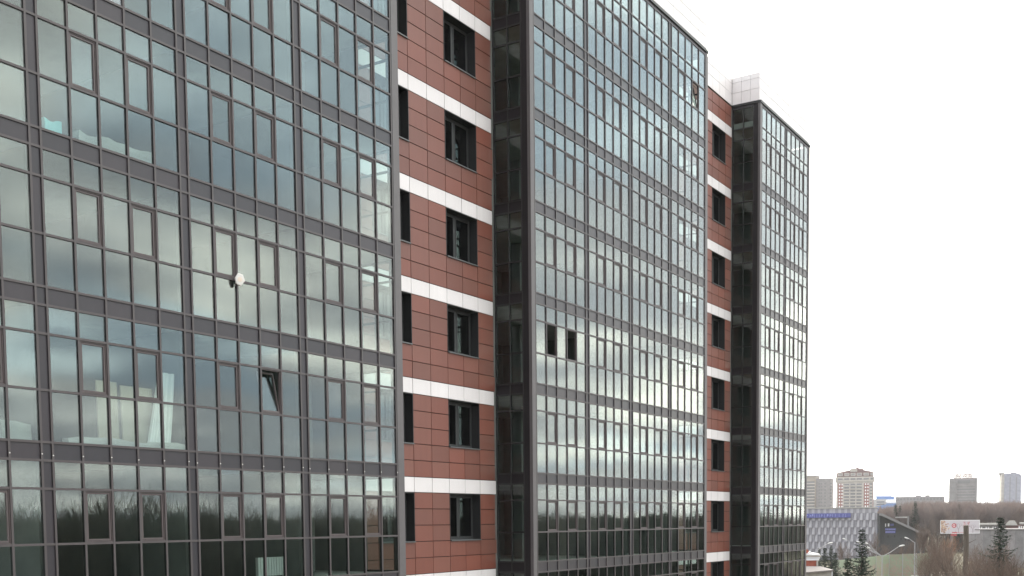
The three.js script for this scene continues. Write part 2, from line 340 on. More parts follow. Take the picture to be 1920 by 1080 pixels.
sideFace(bayA, 0.42, 1); sideFace(bayB, 8.125, -1); sideFace(bayB, 24.76, 1); sideFace(bayC, 32.14, -1);
mesh('end_wall', boxGeo(40.75, YBOT, -6.6, 40.848, 20.6, -0.13), M.wall, bayC.bay);

// recesses clad in red with white bands
function recess(label, x0, x1, edges, wins) {
  const wallB = new Boxes(), ztile = ZR - 0.03;
  // backing with openings left for the windows
  const holes = [];
  for (let k = KTOP; k >= KBOT; k--) for (const [a, b] of wins) holes.push([a, b, k * FH - 0.774 - 1.667, k * FH - 0.774]);
  const xs = [x0, ...wins.flat(), x1];
  for (let i = 0; i < xs.length - 1; i++) {
    if (i % 2 === 0) { wallB.box(xs[i], YBOT, ZR - 0.36, xs[i + 1], 20.68, ztile - 0.005); continue; }
    let y = 20.68;
    for (let k = KTOP; k >= KBOT; k--) { wallB.box(xs[i], k * FH - 0.774, ZR - 0.36, xs[i + 1], y, ztile - 0.005); y = k * FH - 0.774 - 1.667; }
    wallB.box(xs[i], YBOT, ZR - 0.36, xs[i + 1], y, ztile - 0.005);
  }
  const wall = mesh('recessed_wall', wallB.geo(), M.back, building); wall.userData.label = label;
  const gap = 0.022, off = [];
  const put = (name, a, b, y0, y1, mats) => {
    const m = mesh(name, slabGeo(b - a - gap, y1 - y0 - gap, 0.028 + 0, 0.005), mats[Math.floor(R() * mats.length)], null);
    m.position.set(a + gap / 2, y0 + gap / 2, ztile + (R() - 0.5) * 0.003); m.rotation.set((R() - 0.5) * 0.006, (R() - 0.5) * 0.006, 0);
    // only what the picture can show of the recess is laid tile by tile
    const c = pix((a + b) / 2, (y0 + y1) / 2, ZR), near = x0 < 20 ? pix(0.42, 0, 0) : pix(24.76, 0, 0);
    if (c && inFrame((a + b) / 2, (y0 + y1) / 2, ZR) && c[0] > near[0] - 40) wall.add(m); else off.push([m, name]);
  };
  const inWin = (a, b) => wins.some(([p, q]) => (a + b) / 2 > p && (a + b) / 2 < q);
  for (let k = KTOP + 1; k >= KBOT; k--) {
    const Yw = k * FH - 0.2535, row = (FH - 0.5205) / 5;
    for (let i = 0; i < edges.length - 1; i++) {
      const a = edges[i], b = edges[i + 1];
      if (k <= KTOP) put('white_cladding_tile', a, b, Yw - 0.5205, Yw, M.white);
      for (let r = 0; r < 5; r++) {
        const y1 = Yw - 0.5205 - r * row, y0 = y1 - row;
        if (y1 > 20.7 || (r < 3 && inWin(a, b)) || y0 < YBOT - 0.3) continue;
        put('red_cladding_tile', a, b, y0, y1, M.red);
      }
    }
  }
  for (const [kind, mat] of [['white_cladding_tile', M.white[0]], ['red_cladding_tile', M.red[0]]]) {
    const gs = off.filter((o) => o[1] === kind).map(([m]) => { m.updateMatrix(); return m.geometry.clone().applyMatrix4(m.matrix); });
    if (gs.length) mesh(kind + 's', mergeGeometries(gs), mat, wall).userData.kind = 'stuff';
  }
  // deep-set windows
  for (const [a, b, y0, y1] of holes) {
    const zf = ZR + 0.004, zw = ZR - 0.33, t = 0.025, rv = new Boxes();
    rv.box(a, y0, zw - 0.05, a + t, y1, zf); rv.box(b - t, y0, zw - 0.05, b, y1, zf); rv.box(a + t, y1 - t, zw - 0.05, b - t, y1, zf);
    const win = mesh('window', rv.geo(), M.dark, wall);
    if (!inFrame((a + b) / 2, (y0 + y1) / 2, ZR)) win.userData.kind = 'stuff';
    const all = new Boxes(), xm = (a + b) / 2, f = 0.065, z0 = zw - 0.06, z1 = zw, ya = y0 + 0.02, yb = y1 - t;
    all.box(a + t, ya, z0, b - t, ya + f, z1); all.box(a + t, yb - f, z0, b - t, yb, z1); all.box(a + t, ya + f, z0, a + t + f, yb - f, z1); all.box(b - t - f, ya + f, z0, b - t, yb - f, z1); all.box(xm - f * 0.7, ya + f, z0, xm + f * 0.7, yb - f, z1);
    for (const [p, q] of [[a + t + f, xm - f * 0.7], [xm + f * 0.7, b - t - f]]) { const s = 0.05; all.box(p + 0.006, ya + f + 0.006, z0, p + s, yb - f - 0.006, z1 + 0.012); all.box(q - s, ya + f + 0.006, z0, q - 0.006, yb - f - 0.006, z1 + 0.012); all.box(p + s, ya + f + 0.006, z0, q - s, ya + f + s, z1 + 0.012); all.box(p + s, yb - f - s, z0, q - s, yb - f - 0.006, z1 + 0.012); }
    mesh('window_frame', all.geo(), M.frame, win.parent);
    for (const [p, q] of [[a + t + f, xm - f * 0.7], [xm + f * 0.7, b - t - f]]) addPane(wall, 'window_pane', p + 0.04, ya + f + 0.04, q - 0.04, yb - f - 0.04, zw - 0.02, [M.darkGlass], 0.0003);
    const sl = boxGeo(a + t, y0 - 0.022, zw - 0.05, b - t, y0 + 0.018, ZR + 0.05); mesh('window_sill', sl, M.sill, wall);
  }
  // rooms behind
  for (let k = KTOP + 1; k >= KBOT - 1; k--) { const y = k > KTOP ? 20.9 : k * FH; mesh('floor_slab', boxGeo(x0, y - 0.36, -6.5, x1, y - 0.03, ZR - 0.37), M.slab, wall); }
  mesh('rear_wall', boxGeo(x0, YBOT, -6.7, x1, 20.6, -6.5), M.wall, wall);
  for (const x of [x0 - 0.02, x1 - 0.1]) mesh('room_wall', boxGeo(x, YBOT, -6.5, x + 0.12, 20.6, ZR - 0.0), M.wall, wall);
  mesh('base_wall', boxGeo(x0, GROUND - 0.3, ZR - 0.36, x1, YBOT, ztile), M.post, wall);
}
recess('red clad recess between the nearest and middle glass bays', 0.42, 8.12, [0.42, 1.09, 2.066, 3.04, 4.065, 5.09, 6.06, 7.03, 8.1], [[1.09, 3.04], [5.09, 7.03]]);
recess('narrow red clad recess between the middle and farthest glass bays', 24.76, 32.135, [24.78, 25.66, 26.58, 27.5, 28.415, 29.33, 30.265, 31.2, 32.11], [[25.66, 27.5], [29.33, 31.2]]);

// white parapet panels along the roof edge
{
  const pb = new Boxes();
  const line = [[-16.35, 0.42, -0.05, 'f'], [0.42, 8.12, ZR, 'f'], [8.125, 24.76, -0.05, 'f'], [24.76, 32.135, ZR, 'f'], [32.14, 40.85, -0.05, 'f']];
  for (const [a, b, z] of line) pb.box(a + 0.03, 20.74, z - 0.3, b - 0.03, 22.18, z - 0.04);
  for (const [x, d] of [[0.42, 1], [8.125, -1], [24.76, 1], [32.14, -1]]) pb.box(Math.min(x - d * 0.04, x - d * 0.25), 20.745, ZR - 0.1, Math.max(x - d * 0.04, x - d * 0.25), 22.17, -0.4);
  const para = mesh('parapet', pb.geo(), M.wall, building); para.userData.label = 'white panelled parapet along the roof edge';
  const rowsP = [[20.74, 21.37], [21.37, 21.91], [21.91, 22.2]];
  for (const [a, b, z] of line) {
    const n = Math.round((b - a) / 0.97);
    for (let i = 0; i < n; i++) for (const [y0, y1] of rowsP) {
      const p = a + (b - a) * i / n, q = a + (b - a) * (i + 1) / n;
      const m = mesh('parapet_panel', slabGeo(q - p - 0.012, y1 - y0 - 0.012, 0.03, 0.004), M.white[Math.floor(R() * 3)], para); m.position.set(p + 0.006, y0 + 0.006, z - 0.034);
    }
  }
  for (const [x, dir] of [[0.42, 1], [8.125, -1], [24.76, 1], [32.14, -1]]) for (const [y0, y1] of rowsP) for (let i = 0; i < 3; i++) {
    const z0 = -1.6 + i * 0.517, z1 = z0 + 0.517, m = mesh('parapet_panel', slabGeo(0.505, y1 - y0 - 0.012, 0.03, 0.004), M.white[i], para);
    m.rotation.y = dir * Math.PI / 2; m.position.set(x - dir * 0.03, y0 + 0.006, dir < 0 ? z0 + 0.006 : z1 - 0.006);
  }
  mesh('roof_slab', boxGeo(-16.3, 20.62, -14, 40.8, 20.735, -6.6), M.slab, para);
}
// columns inside the bays, seen through the side glass
for (const [bay, xs] of [[bayA, [-0.6]], [bayB, [9.1, 12.4]], [bayC, [33.1]]]) for (const x of xs) mesh('concrete_column', boxGeo(x - 0.2, YBOT, -3.4, x + 0.2, 20.6, -3.0), M.column, bay.bay);

scene.fog = new THREE.FogExp2(0xe6e4e8, 0.00013);
// ------------------------------------------------------------------ things at the glass
{
  // white clips on the mullions at one storey line
  for (const [i, x] of bayA.edges.entries()) { const m = mesh('mullion_clip', boxGeo(x - 0.01, 0, -0.002, x + 0.012, 0.022, 0.009), M.clip, bayA.bay); m.position.y = -0.29 + (i % 3) * 0.012; }
  // small floodlight on a bracket
  const p = [-6.372, 4.41, 0.0], lamp = thing('facade_lamp', 'small white lamp on a black bracket sticking out from the nearest glass bay', 'lamp', p);
  const hs = new THREE.Shape(); hs.moveTo(-0.09, 0.02); hs.lineTo(-0.03, 0.13); hs.lineTo(0.07, 0.11); hs.lineTo(0.12, -0.02); hs.lineTo(0.03, -0.14); hs.lineTo(-0.06, -0.1); hs.closePath();
  const hg = new THREE.ExtrudeGeometry(hs, { depth: 0.05, bevelEnabled: true, bevelSize: 0.02, bevelThickness: 0.02, bevelSegments: 3 });
  const h = mesh('lamp_head', hg, M.clip, lamp); h.position.set(-0.03, 0.0, 0.08); h.rotation.set(0.1, -0.5, 0);
  const lg = new THREE.CylinderGeometry(0.06, 0.06, 0.01, 14); lg.rotateX(Math.PI / 2); const gl = mesh('lamp_glass', lg, std(lin(0.8, 0.7, 0.62), 0.2), h); gl.position.set(0.01, 0, 0.074);
  mesh('bracket', mergeGeometries([boxGeo(-0.022, -0.05, 0.001, 0.022, 0.05, 0.02), boxGeo(-0.015, -0.02, 0.0202, 0.015, 0.02, 0.085), boxGeo(-0.1, -0.13, 0.03, -0.03, -0.03, 0.08)]), M.gasket, lamp);
}
// what lies on the floors behind the glass
{
  const paper = std(lin(0.58, 0.6, 0.58), 0.8, { map: coarse }), card = std(lin(0.54, 0.49, 0.38), 0.85, { map: coarse }), teal = std(lin(0.16, 0.5, 0.55), 0.7), foil = std(lin(0.5, 0.52, 0.51), 0.55);
  const put = (name, label, cat, geo, mat, pos, ry = 0) => { const m = mesh(name, geo, mat); m.name = numbered(name); m.position.set(...pos); m.rotation.y = ry; m.userData = { label, category: cat }; scene.add(m); return m; };
  const Y2 = 2 * FH - 0.03, Y0 = -0.03;
  // upper storey: torn packaging on the floor by the glass
  const crumple = (w, h, d, seed) => { const g = new THREE.BoxGeometry(w, h, d, 10, 6, 3), q = g.attributes.position; for (let i = 0; i < q.count; i++) { const x = q.getX(i), y = q.getY(i), z = q.getZ(i), k = (y / h + 0.5); q.setXYZ(i, x + 0.05 * (fbm(x * 4, y * 4, seed, 2) - 0.5), y + k * 0.5 * h * (fbm(x * 2.4, seed, 1, 3) - 0.5) * 1.6, z + k * 0.16 * (fbm(x * 3, seed, 5, 2) - 0.5)); } g.computeVertexNormals(); g.translate(0, h / 2, 0); return g; };
  put('packing_sheet', 'crumpled white packing sheet on the floor behind the second glass row', 'packaging', crumple(2.1, 0.34, 0.3, 3), paper, [-9.75, Y2, -0.4]);
  put('teal_bag', 'teal plastic bag lying behind glass beside the crumpled white sheet', 'bag', crumple(0.42, 0.34, 0.4, 8), teal, [-11.45, Y2, -0.42]);
  // lower storey: a long white carton, board panels and a plastic drape
  put('carton', 'long low white carton on the floor behind glass under the tan boards', 'carton', crumple(3.3, 0.2, 0.22, 15), paper, [-9.75, Y0, -0.22]);
  const b1 = put('board_panel', 'tan board leaning behind glass above the white carton, left of two', 'board', boxGeo(-0.28, 0, -0.02, 0.28, 1.55, 0.02), card, [-10.12, Y0 + 0.003, -0.42]); b1.rotation.x = -0.03;
  const b2 = put('board_panel', 'wide tan board leaning behind glass nearest the white drape', 'board', boxGeo(-0.45, 0, -0.02, 0.45, 1.5, 0.02), card, [-9.25, Y0 + 0.003, -0.46]); b2.rotation.x = -0.03;
  { // drape: pleated sheet hanging from the ceiling edge, gathered at the foot
    const g = new THREE.PlaneGeometry(1, 1.9, 40, 16), q = g.attributes.position;
    for (let i = 0; i < q.count; i++) { const x = q.getX(i), y = q.getY(i) / 1.9 + 0.5; q.setXYZ(i, x * (0.5 + 0.2 * (1 - y)) - 0.28 * (1 - y), y * 1.9, 0.05 * Math.sin(x * 38) + 0.04 * Math.sin(x * 13 + y * 2)); }
    g.computeVertexNormals(); put('plastic_drape', 'white pleated plastic drape hanging behind glass beside the tan boards', 'drape', g, new THREE.MeshStandardMaterial({ color: lin(0.82, 0.84, 0.84), roughness: 0.55, side: THREE.DoubleSide }), [-8.45, Y0 + 0.01, -0.4]);
  }
  put('packing_heap', 'crumpled pale packaging behind glass in the leftmost panes', 'packaging', crumple(0.7, 0.42, 0.4, 21), paper, [-12.6, Y0, -0.4]);
  // a ribbed radiator under the lowest row of windows
  const rad = thing('radiator', 'white ribbed radiator behind dark glass near the bottom edge', 'radiator', [-4.9, -FH + 0.1, -0.5]);
  for (let i = 0; i < 11; i++) mesh('rib', boxGeo(-0.55 + i * 0.1, 0, -0.05, -0.47 + i * 0.1, 0.5, 0.05), foil, rad);
  mesh('rail', mergeGeometries([boxGeo(-0.56, 0.05, -0.04, 0.54, 0.08, 0.04), boxGeo(-0.56, 0.42, -0.04, 0.54, 0.45, 0.04), boxGeo(-0.5, -0.13, -0.02, -0.46, 0.0, 0.02), boxGeo(0.42, -0.13, -0.02, 0.46, 0.0, 0.02)]), foil, rad);
}

// ------------------------------------------------------------------ the landscape beyond
// a Group on the ground at distance D on the sight line through pixel column u, its front turned to the camera
const faceTurn = (p) => Math.atan2(CAM.x - p.x, CAM.z - p.z);
const spot = (u, D) => { const p = at(u, 980, D); p.y = GROUND; return p; };
const hOf = (u, v, D) => at(u, v, D).y - GROUND;                 // height above the ground that shows at row v
const wOf = (u0, u1, D) => at(u0, 980, D).distanceTo(at(u1, 980, D));
function local(name, label, cat, u, D, turn = 0, group) { const p = spot(u, D); return thing(name, label, cat, [p.x, p.y, p.z], faceTurn(p) + turn, group); }
const S = {
  beige: std(lin(0.5, 0.43, 0.36), 0.85, { map: coarse }), greyWall: std(lin(0.36, 0.34, 0.35), 0.85, { map: coarse }), cream: std(lin(0.68, 0.63, 0.58), 0.8, { map: coarse }), brick: std(lin(0.36, 0.12, 0.09), 0.85, { map: coarse }),
  slate: std(lin(0.2, 0.07, 0.07), 0.8, { map: coarse }), pane: std(lin(0.13, 0.13, 0.14), 0.35), paleBlue: std(lin(0.36, 0.38, 0.5), 0.7, { map: coarse }), blueGlass: std(lin(0.1, 0.2, 0.45), 0.35),
  panelLight: std(lin(0.4, 0.395, 0.44), 0.6, { map: paintMap }), panelDark: std(lin(0.27, 0.265, 0.3), 0.6, { map: paintMap }), charcoal: std(lin(0.065, 0.07, 0.076), 0.7, { map: coarse }), signBlue: std(lin(0.075, 0.085, 0.27), 0.6), signWhite: std(lin(0.75, 0.75, 0.78), 0.6),
  concrete: std(lin(0.3, 0.29, 0.3), 0.9, { map: coarse }), asphalt: std(lin(0.06, 0.06, 0.065), 0.9, { map: coarse }), metalPale: std(lin(0.28, 0.28, 0.3), 0.5), roofPale: std(lin(0.6, 0.58, 0.56), 0.7, { map: coarse }), barn: std(lin(0.16, 0.09, 0.09), 0.8),
  bark: std(lin(0.085, 0.07, 0.058), 0.95), twig: std(lin(0.12, 0.085, 0.07), 0.95), birch: std(lin(0.45, 0.42, 0.38), 0.9), needle: std(lin(0.018, 0.033, 0.02), 0.9, { side: THREE.DoubleSide }), needlePale: std(lin(0.085, 0.1, 0.078), 0.9, { side: THREE.DoubleSide }),
  lampShell: std(lin(0.5, 0.5, 0.51), 0.5),
  redTrim: std(lin(0.5, 0.14, 0.09), 0.8, { map: coarse }), greenPanel: std(lin(0.92, 0.92, 0.92), 0.4, { map: noiseTex(256, (u, v) => { const a = smooth(0.42, 0.6, 0.6 * grime(u, v) + 0.4 * streak(v, u)), b = 0.1 * (grime(v, u) - 0.5); return [0.5 + 0.07 * a + b, 0.565 - 0.06 * a + b, 0.47 - 0.01 * a + b]; }, 0.11, true) }),
};
// tower blocks on the skyline
function block(o, w, h, d, mat, name = 'wall') { return mesh(name, boxGeo(-w / 2, 0, -d, w / 2, h, 0), mat, o); }
{
  const D = 1150, u0 = 1490, u1 = 1529, o = local('apartment_block', 'pale beige apartment tower with stacked balconies beside the glass bay', 'building', (u0 + u1) / 2, D, -0.25);
  const w = wOf(u0, u1, D), h = hOf(1520, 894, D); block(o, w, h, 16, S.beige);
  for (let k = 0; k < 15; k++) { const y = h - 6.2 - k * 3; mesh('balcony', mergeGeometries([boxGeo(w / 2 - 9.5, y - 1.1, 0.01, w / 2 - 0.6, y, 1.5)]), S.cream, o); mesh('window', boxGeo(w / 2 - 9.2, y + 0.05, 0.01, w / 2 - 0.9, y + 1.7, 0.12), S.pane, o); }
  const b = mesh('wing', boxGeo(w / 2 + 0.01, 0, -14, w / 2 + wOf(1529, 1557, D), hOf(1545, 897, D), -2), S.greyWall, o);
  for (let k = 0; k < 14; k++) for (const [x, ww] of [[2.6, 1.4], [4.8, 1.4], [8.2, 1.6], [14, 1.6]]) { const y = hOf(1545, 897, D) - 6 - k * 3.1; mesh('window', boxGeo(w / 2 + x, y, -1.99, w / 2 + x + ww, y + 1.4, -1.9), S.pane, b); }
  mesh('roof', boxGeo(-w / 2 - 0.4, h, -16, w / 2 + 0.4, h + 1.2, 0.4), S.greyWall, o);
}
{
  const D = 1130, u = 1602, o = local('apartment_block', 'white and red brick apartment tower with dark red mansard roof', 'building', u, D);
  const px = wOf(1602, 1603, D), w = 70 * px, h = hOf(u, 903, D), d = 18; block(o, w, h, d, S.cream);
  for (const [a, b] of [[-31.5, -22.5], [17, 27]]) mesh('brick_strip', boxGeo(a * px, 0, 0.01, b * px, h - 1.6, 0.35), S.brick, o);
  mesh('brick_strip', boxGeo(33.6 * px, 0, 0.01, 35.05 * px, h - 1.6, 0.3), S.brick, o);
  for (let k = 0; k < 14; k++) {
    const y = h - 3.6 - k * 3.05;
    for (const [a, b] of [[-20, -10.5], [-8.3, 1], [3.2, 13]]) { const win = mesh('window', boxGeo(a * px, y, 0.01, b * px, y + 1.75, 0.12), S.pane, o); mesh('balcony', boxGeo(a * px, y - 1.0, 0.02, b * px, y - 0.02, 0.9), S.cream, o); }
    for (const a of [-29.6, -25, 19, 23.4]) mesh('window', boxGeo(a * px, y + 0.2, 0.36, (a + 2.2) * px, y + 1.75, 0.42), S.signWhite, o);
    mesh('window', boxGeo(28.2 * px, y + 0.1, 0.01, 32.4 * px, y + 1.7, 0.1), S.pane, o);
  }
  const ow = 73 * px; mesh('upper_storey', boxGeo(-ow / 2, h + 0.01, -d - 0.4, ow / 2, h + 4.6, 0.8), S.cream, o);
  for (const [a, b] of [[-32, -23], [-20, -10.5], [-8.3, 1], [3.2, 13], [16, 26], [29, 34]]) { mesh('window', boxGeo(a * px, h + 1.7, 0.81, b * px, h + 3.4, 0.9), S.pane, o); mesh('dormer', boxGeo(a * px, h + 5.6, -1.0, b * px, h + 8.4, -0.25), S.cream, o); mesh('window', boxGeo(a * px + 0.6, h + 6.2, -0.249, b * px - 0.6, h + 7.9, -0.18), S.greyWall, o); }
  const rs = new THREE.Shape(); rs.moveTo(-34.4 * px, h + 4.61); rs.lineTo(34.4 * px, h + 4.61); rs.lineTo(34 * px, h + 9.2); rs.lineTo(17 * px, h + 11); rs.lineTo(14 * px, h + 12.4); rs.lineTo(8 * px, h + 12.4); rs.lineTo(5 * px, h + 14); rs.lineTo(1 * px, h + 12.8); rs.lineTo(-8 * px, h + 12.6); rs.lineTo(-10 * px, h + 11.2); rs.lineTo(-34 * px, h + 8.8); rs.closePath();
  const rg = new THREE.ExtrudeGeometry(rs, { depth: d - 3, bevelEnabled: false }); rg.translate(0, 0, -d + 1.2); mesh('roof', rg, S.slate, o);
  mesh('roof_gable', boxGeo(-9 * px, h + 9.6, -1.78, 4 * px, h + 12.2, -1.0), S.cream, o);
}
{
  const D = 1000, o = local('low_building', 'low cream and blue glass building beside the white and red tower', 'building', 1655, D), px = wOf(1655, 1656, D);
  const y = (v) => hOf(1655, v, D);
  mesh('wall', boxGeo(-18 * px, 0, -12, 6 * px, y(936), 0), S.cream, o);
  for (const [a, b, t] of [[-12, 3, 940], [-12, 3, 944.5]]) mesh('window', boxGeo(a * px, y(t + 2.2), 0.01, b * px, y(t), 0.2), S.pane, o);
  mesh('upper_block', boxGeo(-13 * px, y(936) + 0.01, -22, 21 * px, y(931), -3), S.blueGlass, o);
  mesh('side_block', boxGeo(6.01 * px, 0, -22, 24 * px, y(941), -2.9), S.blueGlass, o);
  for (const t of [936.3, 941.5]) mesh('band', boxGeo(6.02 * px, y(t + 2.2), -2.89, 24.4 * px, y(t), -2.2), S.signWhite, o);
  const rs = new THREE.Shape(); rs.moveTo(-22 * px, 0); rs.lineTo(24 * px, 0); rs.lineTo(24 * px, y(945)); rs.lineTo(8 * px, y(945.5)); rs.lineTo(-22 * px, y(952)); rs.closePath();
  const g = new THREE.ExtrudeGeometry(rs, { depth: 10, bevelEnabled: false }); g.translate(0, 0, 3); mesh('annex', g, S.blueGlass, o);
  mesh('roof', boxGeo(-16 * px, y(931) + 0.01, -20, 16 * px, y(928.5), -5), S.signWhite, o);
}
{
  const D = 1050, o = local('long_building', 'long low grey building behind the top of the bare wood', 'building', 1724, D), px = wOf(1724, 1725, D), h = hOf(1724, 931, D);
  block(o, 92 * px, h, 14, S.greyWall); for (let i = 0; i < 14; i++) mesh('window', boxGeo((-43 + i * 6.2) * px, h - 3.2, 0.01, (-39.6 + i * 6.2) * px, h - 1.4, 0.1), S.pane, o);
  for (const [a, b] of [[-8, 2], [10, 18]]) mesh('roof_hut', boxGeo(a * px, h + 0.01, -8, b * px, h + 1.2, -2), S.greyWall, o);
}
{
  const D = 1000, u = 1804.5, o = local('office_block', 'grey office block with large letters standing on its roof', 'building', u, D), px = wOf(u, u + 1, D), h = hOf(u, 897.5, D);
  block(o, 52 * px, h, 20, S.greyWall);
  for (let k = 0; k < 8; k++) { const y = h - 6 - k * 2.3; mesh('window_band', boxGeo(-11 * px, y - 1.3, 0.01, 22 * px, y, 0.12), k % 2 ? S.pane : S.concrete, o); }
  mesh('stair_tower', boxGeo(-26.2 * px, 0, 0.01, -12.5 * px, h - 0.6, 1.2), S.concrete, o);
  mesh('side_pier', boxGeo(23 * px, 0, 0.01, 26.3 * px, h + 0.4, 1.0), S.concrete, o);
  mesh('attic', boxGeo(-10.6 * px, h - 3.9, 0.13, 13 * px, h - 1.4, 0.5), S.pane, o);
  const fr = mesh('sign_frame', mergeGeometries([boxGeo(-26 * px, h + 0.01, -1, -25.2 * px, h + 4, -0.6), boxGeo(25 * px, h + 0.41, -1, 26 * px, h + 5, -0.6), boxGeo(-25.2 * px, h + 3.6, -0.95, 18 * px, h + 3.9, -0.65), boxGeo(-25.2 * px, h + 0.02, -0.95, 25 * px, h + 0.5, -0.65)]), S.slate, o);
  const r = rng(5); for (let i = 0; i < 9; i++) { const x = (-17 + i * 3.9) * px, b = new Boxes(), t = 0.62 * px, w = 3.5 * px, y0 = h + 0.55, y1 = h + 3.6; b.box(x, y0, -0.6, x + t * 2.4, y1, -0.3); if (i !== 3) b.box(x + w - t * 2.4, y0, -0.6, x + w, y1, -0.3); if (i % 2) b.box(x + t * 2.4, y1 - 0.6, -0.59, x + w - t * 2.4, y1, -0.31); if (i % 3) b.box(x + t * 2.4, y0 + 1, -0.59, x + w - t * 2.4, y0 + 1.5, -0.31); mesh('roof_letter', b.geo(), S.slate, o); }
}
{
  const D = 1350, u = 1893, o = local('tower_block', 'pale blue-grey tower block with two dark vertical slots', 'building', u, D, 0.12), px = wOf(u, u + 1, D), h = hOf(u, 887.5, D);
  const sh = new THREE.Shape(); sh.moveTo(-11 * px, 0); sh.lineTo(20.5 * px, 0); sh.lineTo(20.5 * px, h - 2.6); sh.lineTo(16 * px, h - 0.6); sh.lineTo(12 * px, h); sh.lineTo(-11 * px, h); sh.closePath();
  const g = new THREE.ExtrudeGeometry(sh, { depth: 22, bevelEnabled: false }); g.translate(0, 0, -22); mesh('wall', g, S.paleBlue, o);
  for (const a of [-1.6, 10.2]) mesh('slot', boxGeo(a * px, 0, 0.01, (a + 1.7) * px, h - 4, 0.2), S.pane, o);
  mesh('side_wing', boxGeo(-16.5 * px, 0, -24, -11.01 * px, h - 0.5, -3), S.cream, o);
  mesh('roof_fin', boxGeo(-21 * px, h - 0.49, -24, -11.02 * px, h + 0.9, -3), S.concrete, o);
  mesh('roof_hut', boxGeo(2.5 * px, h + 0.01, -12, 11 * px, h + 1.2, -2), S.concrete, o);
}
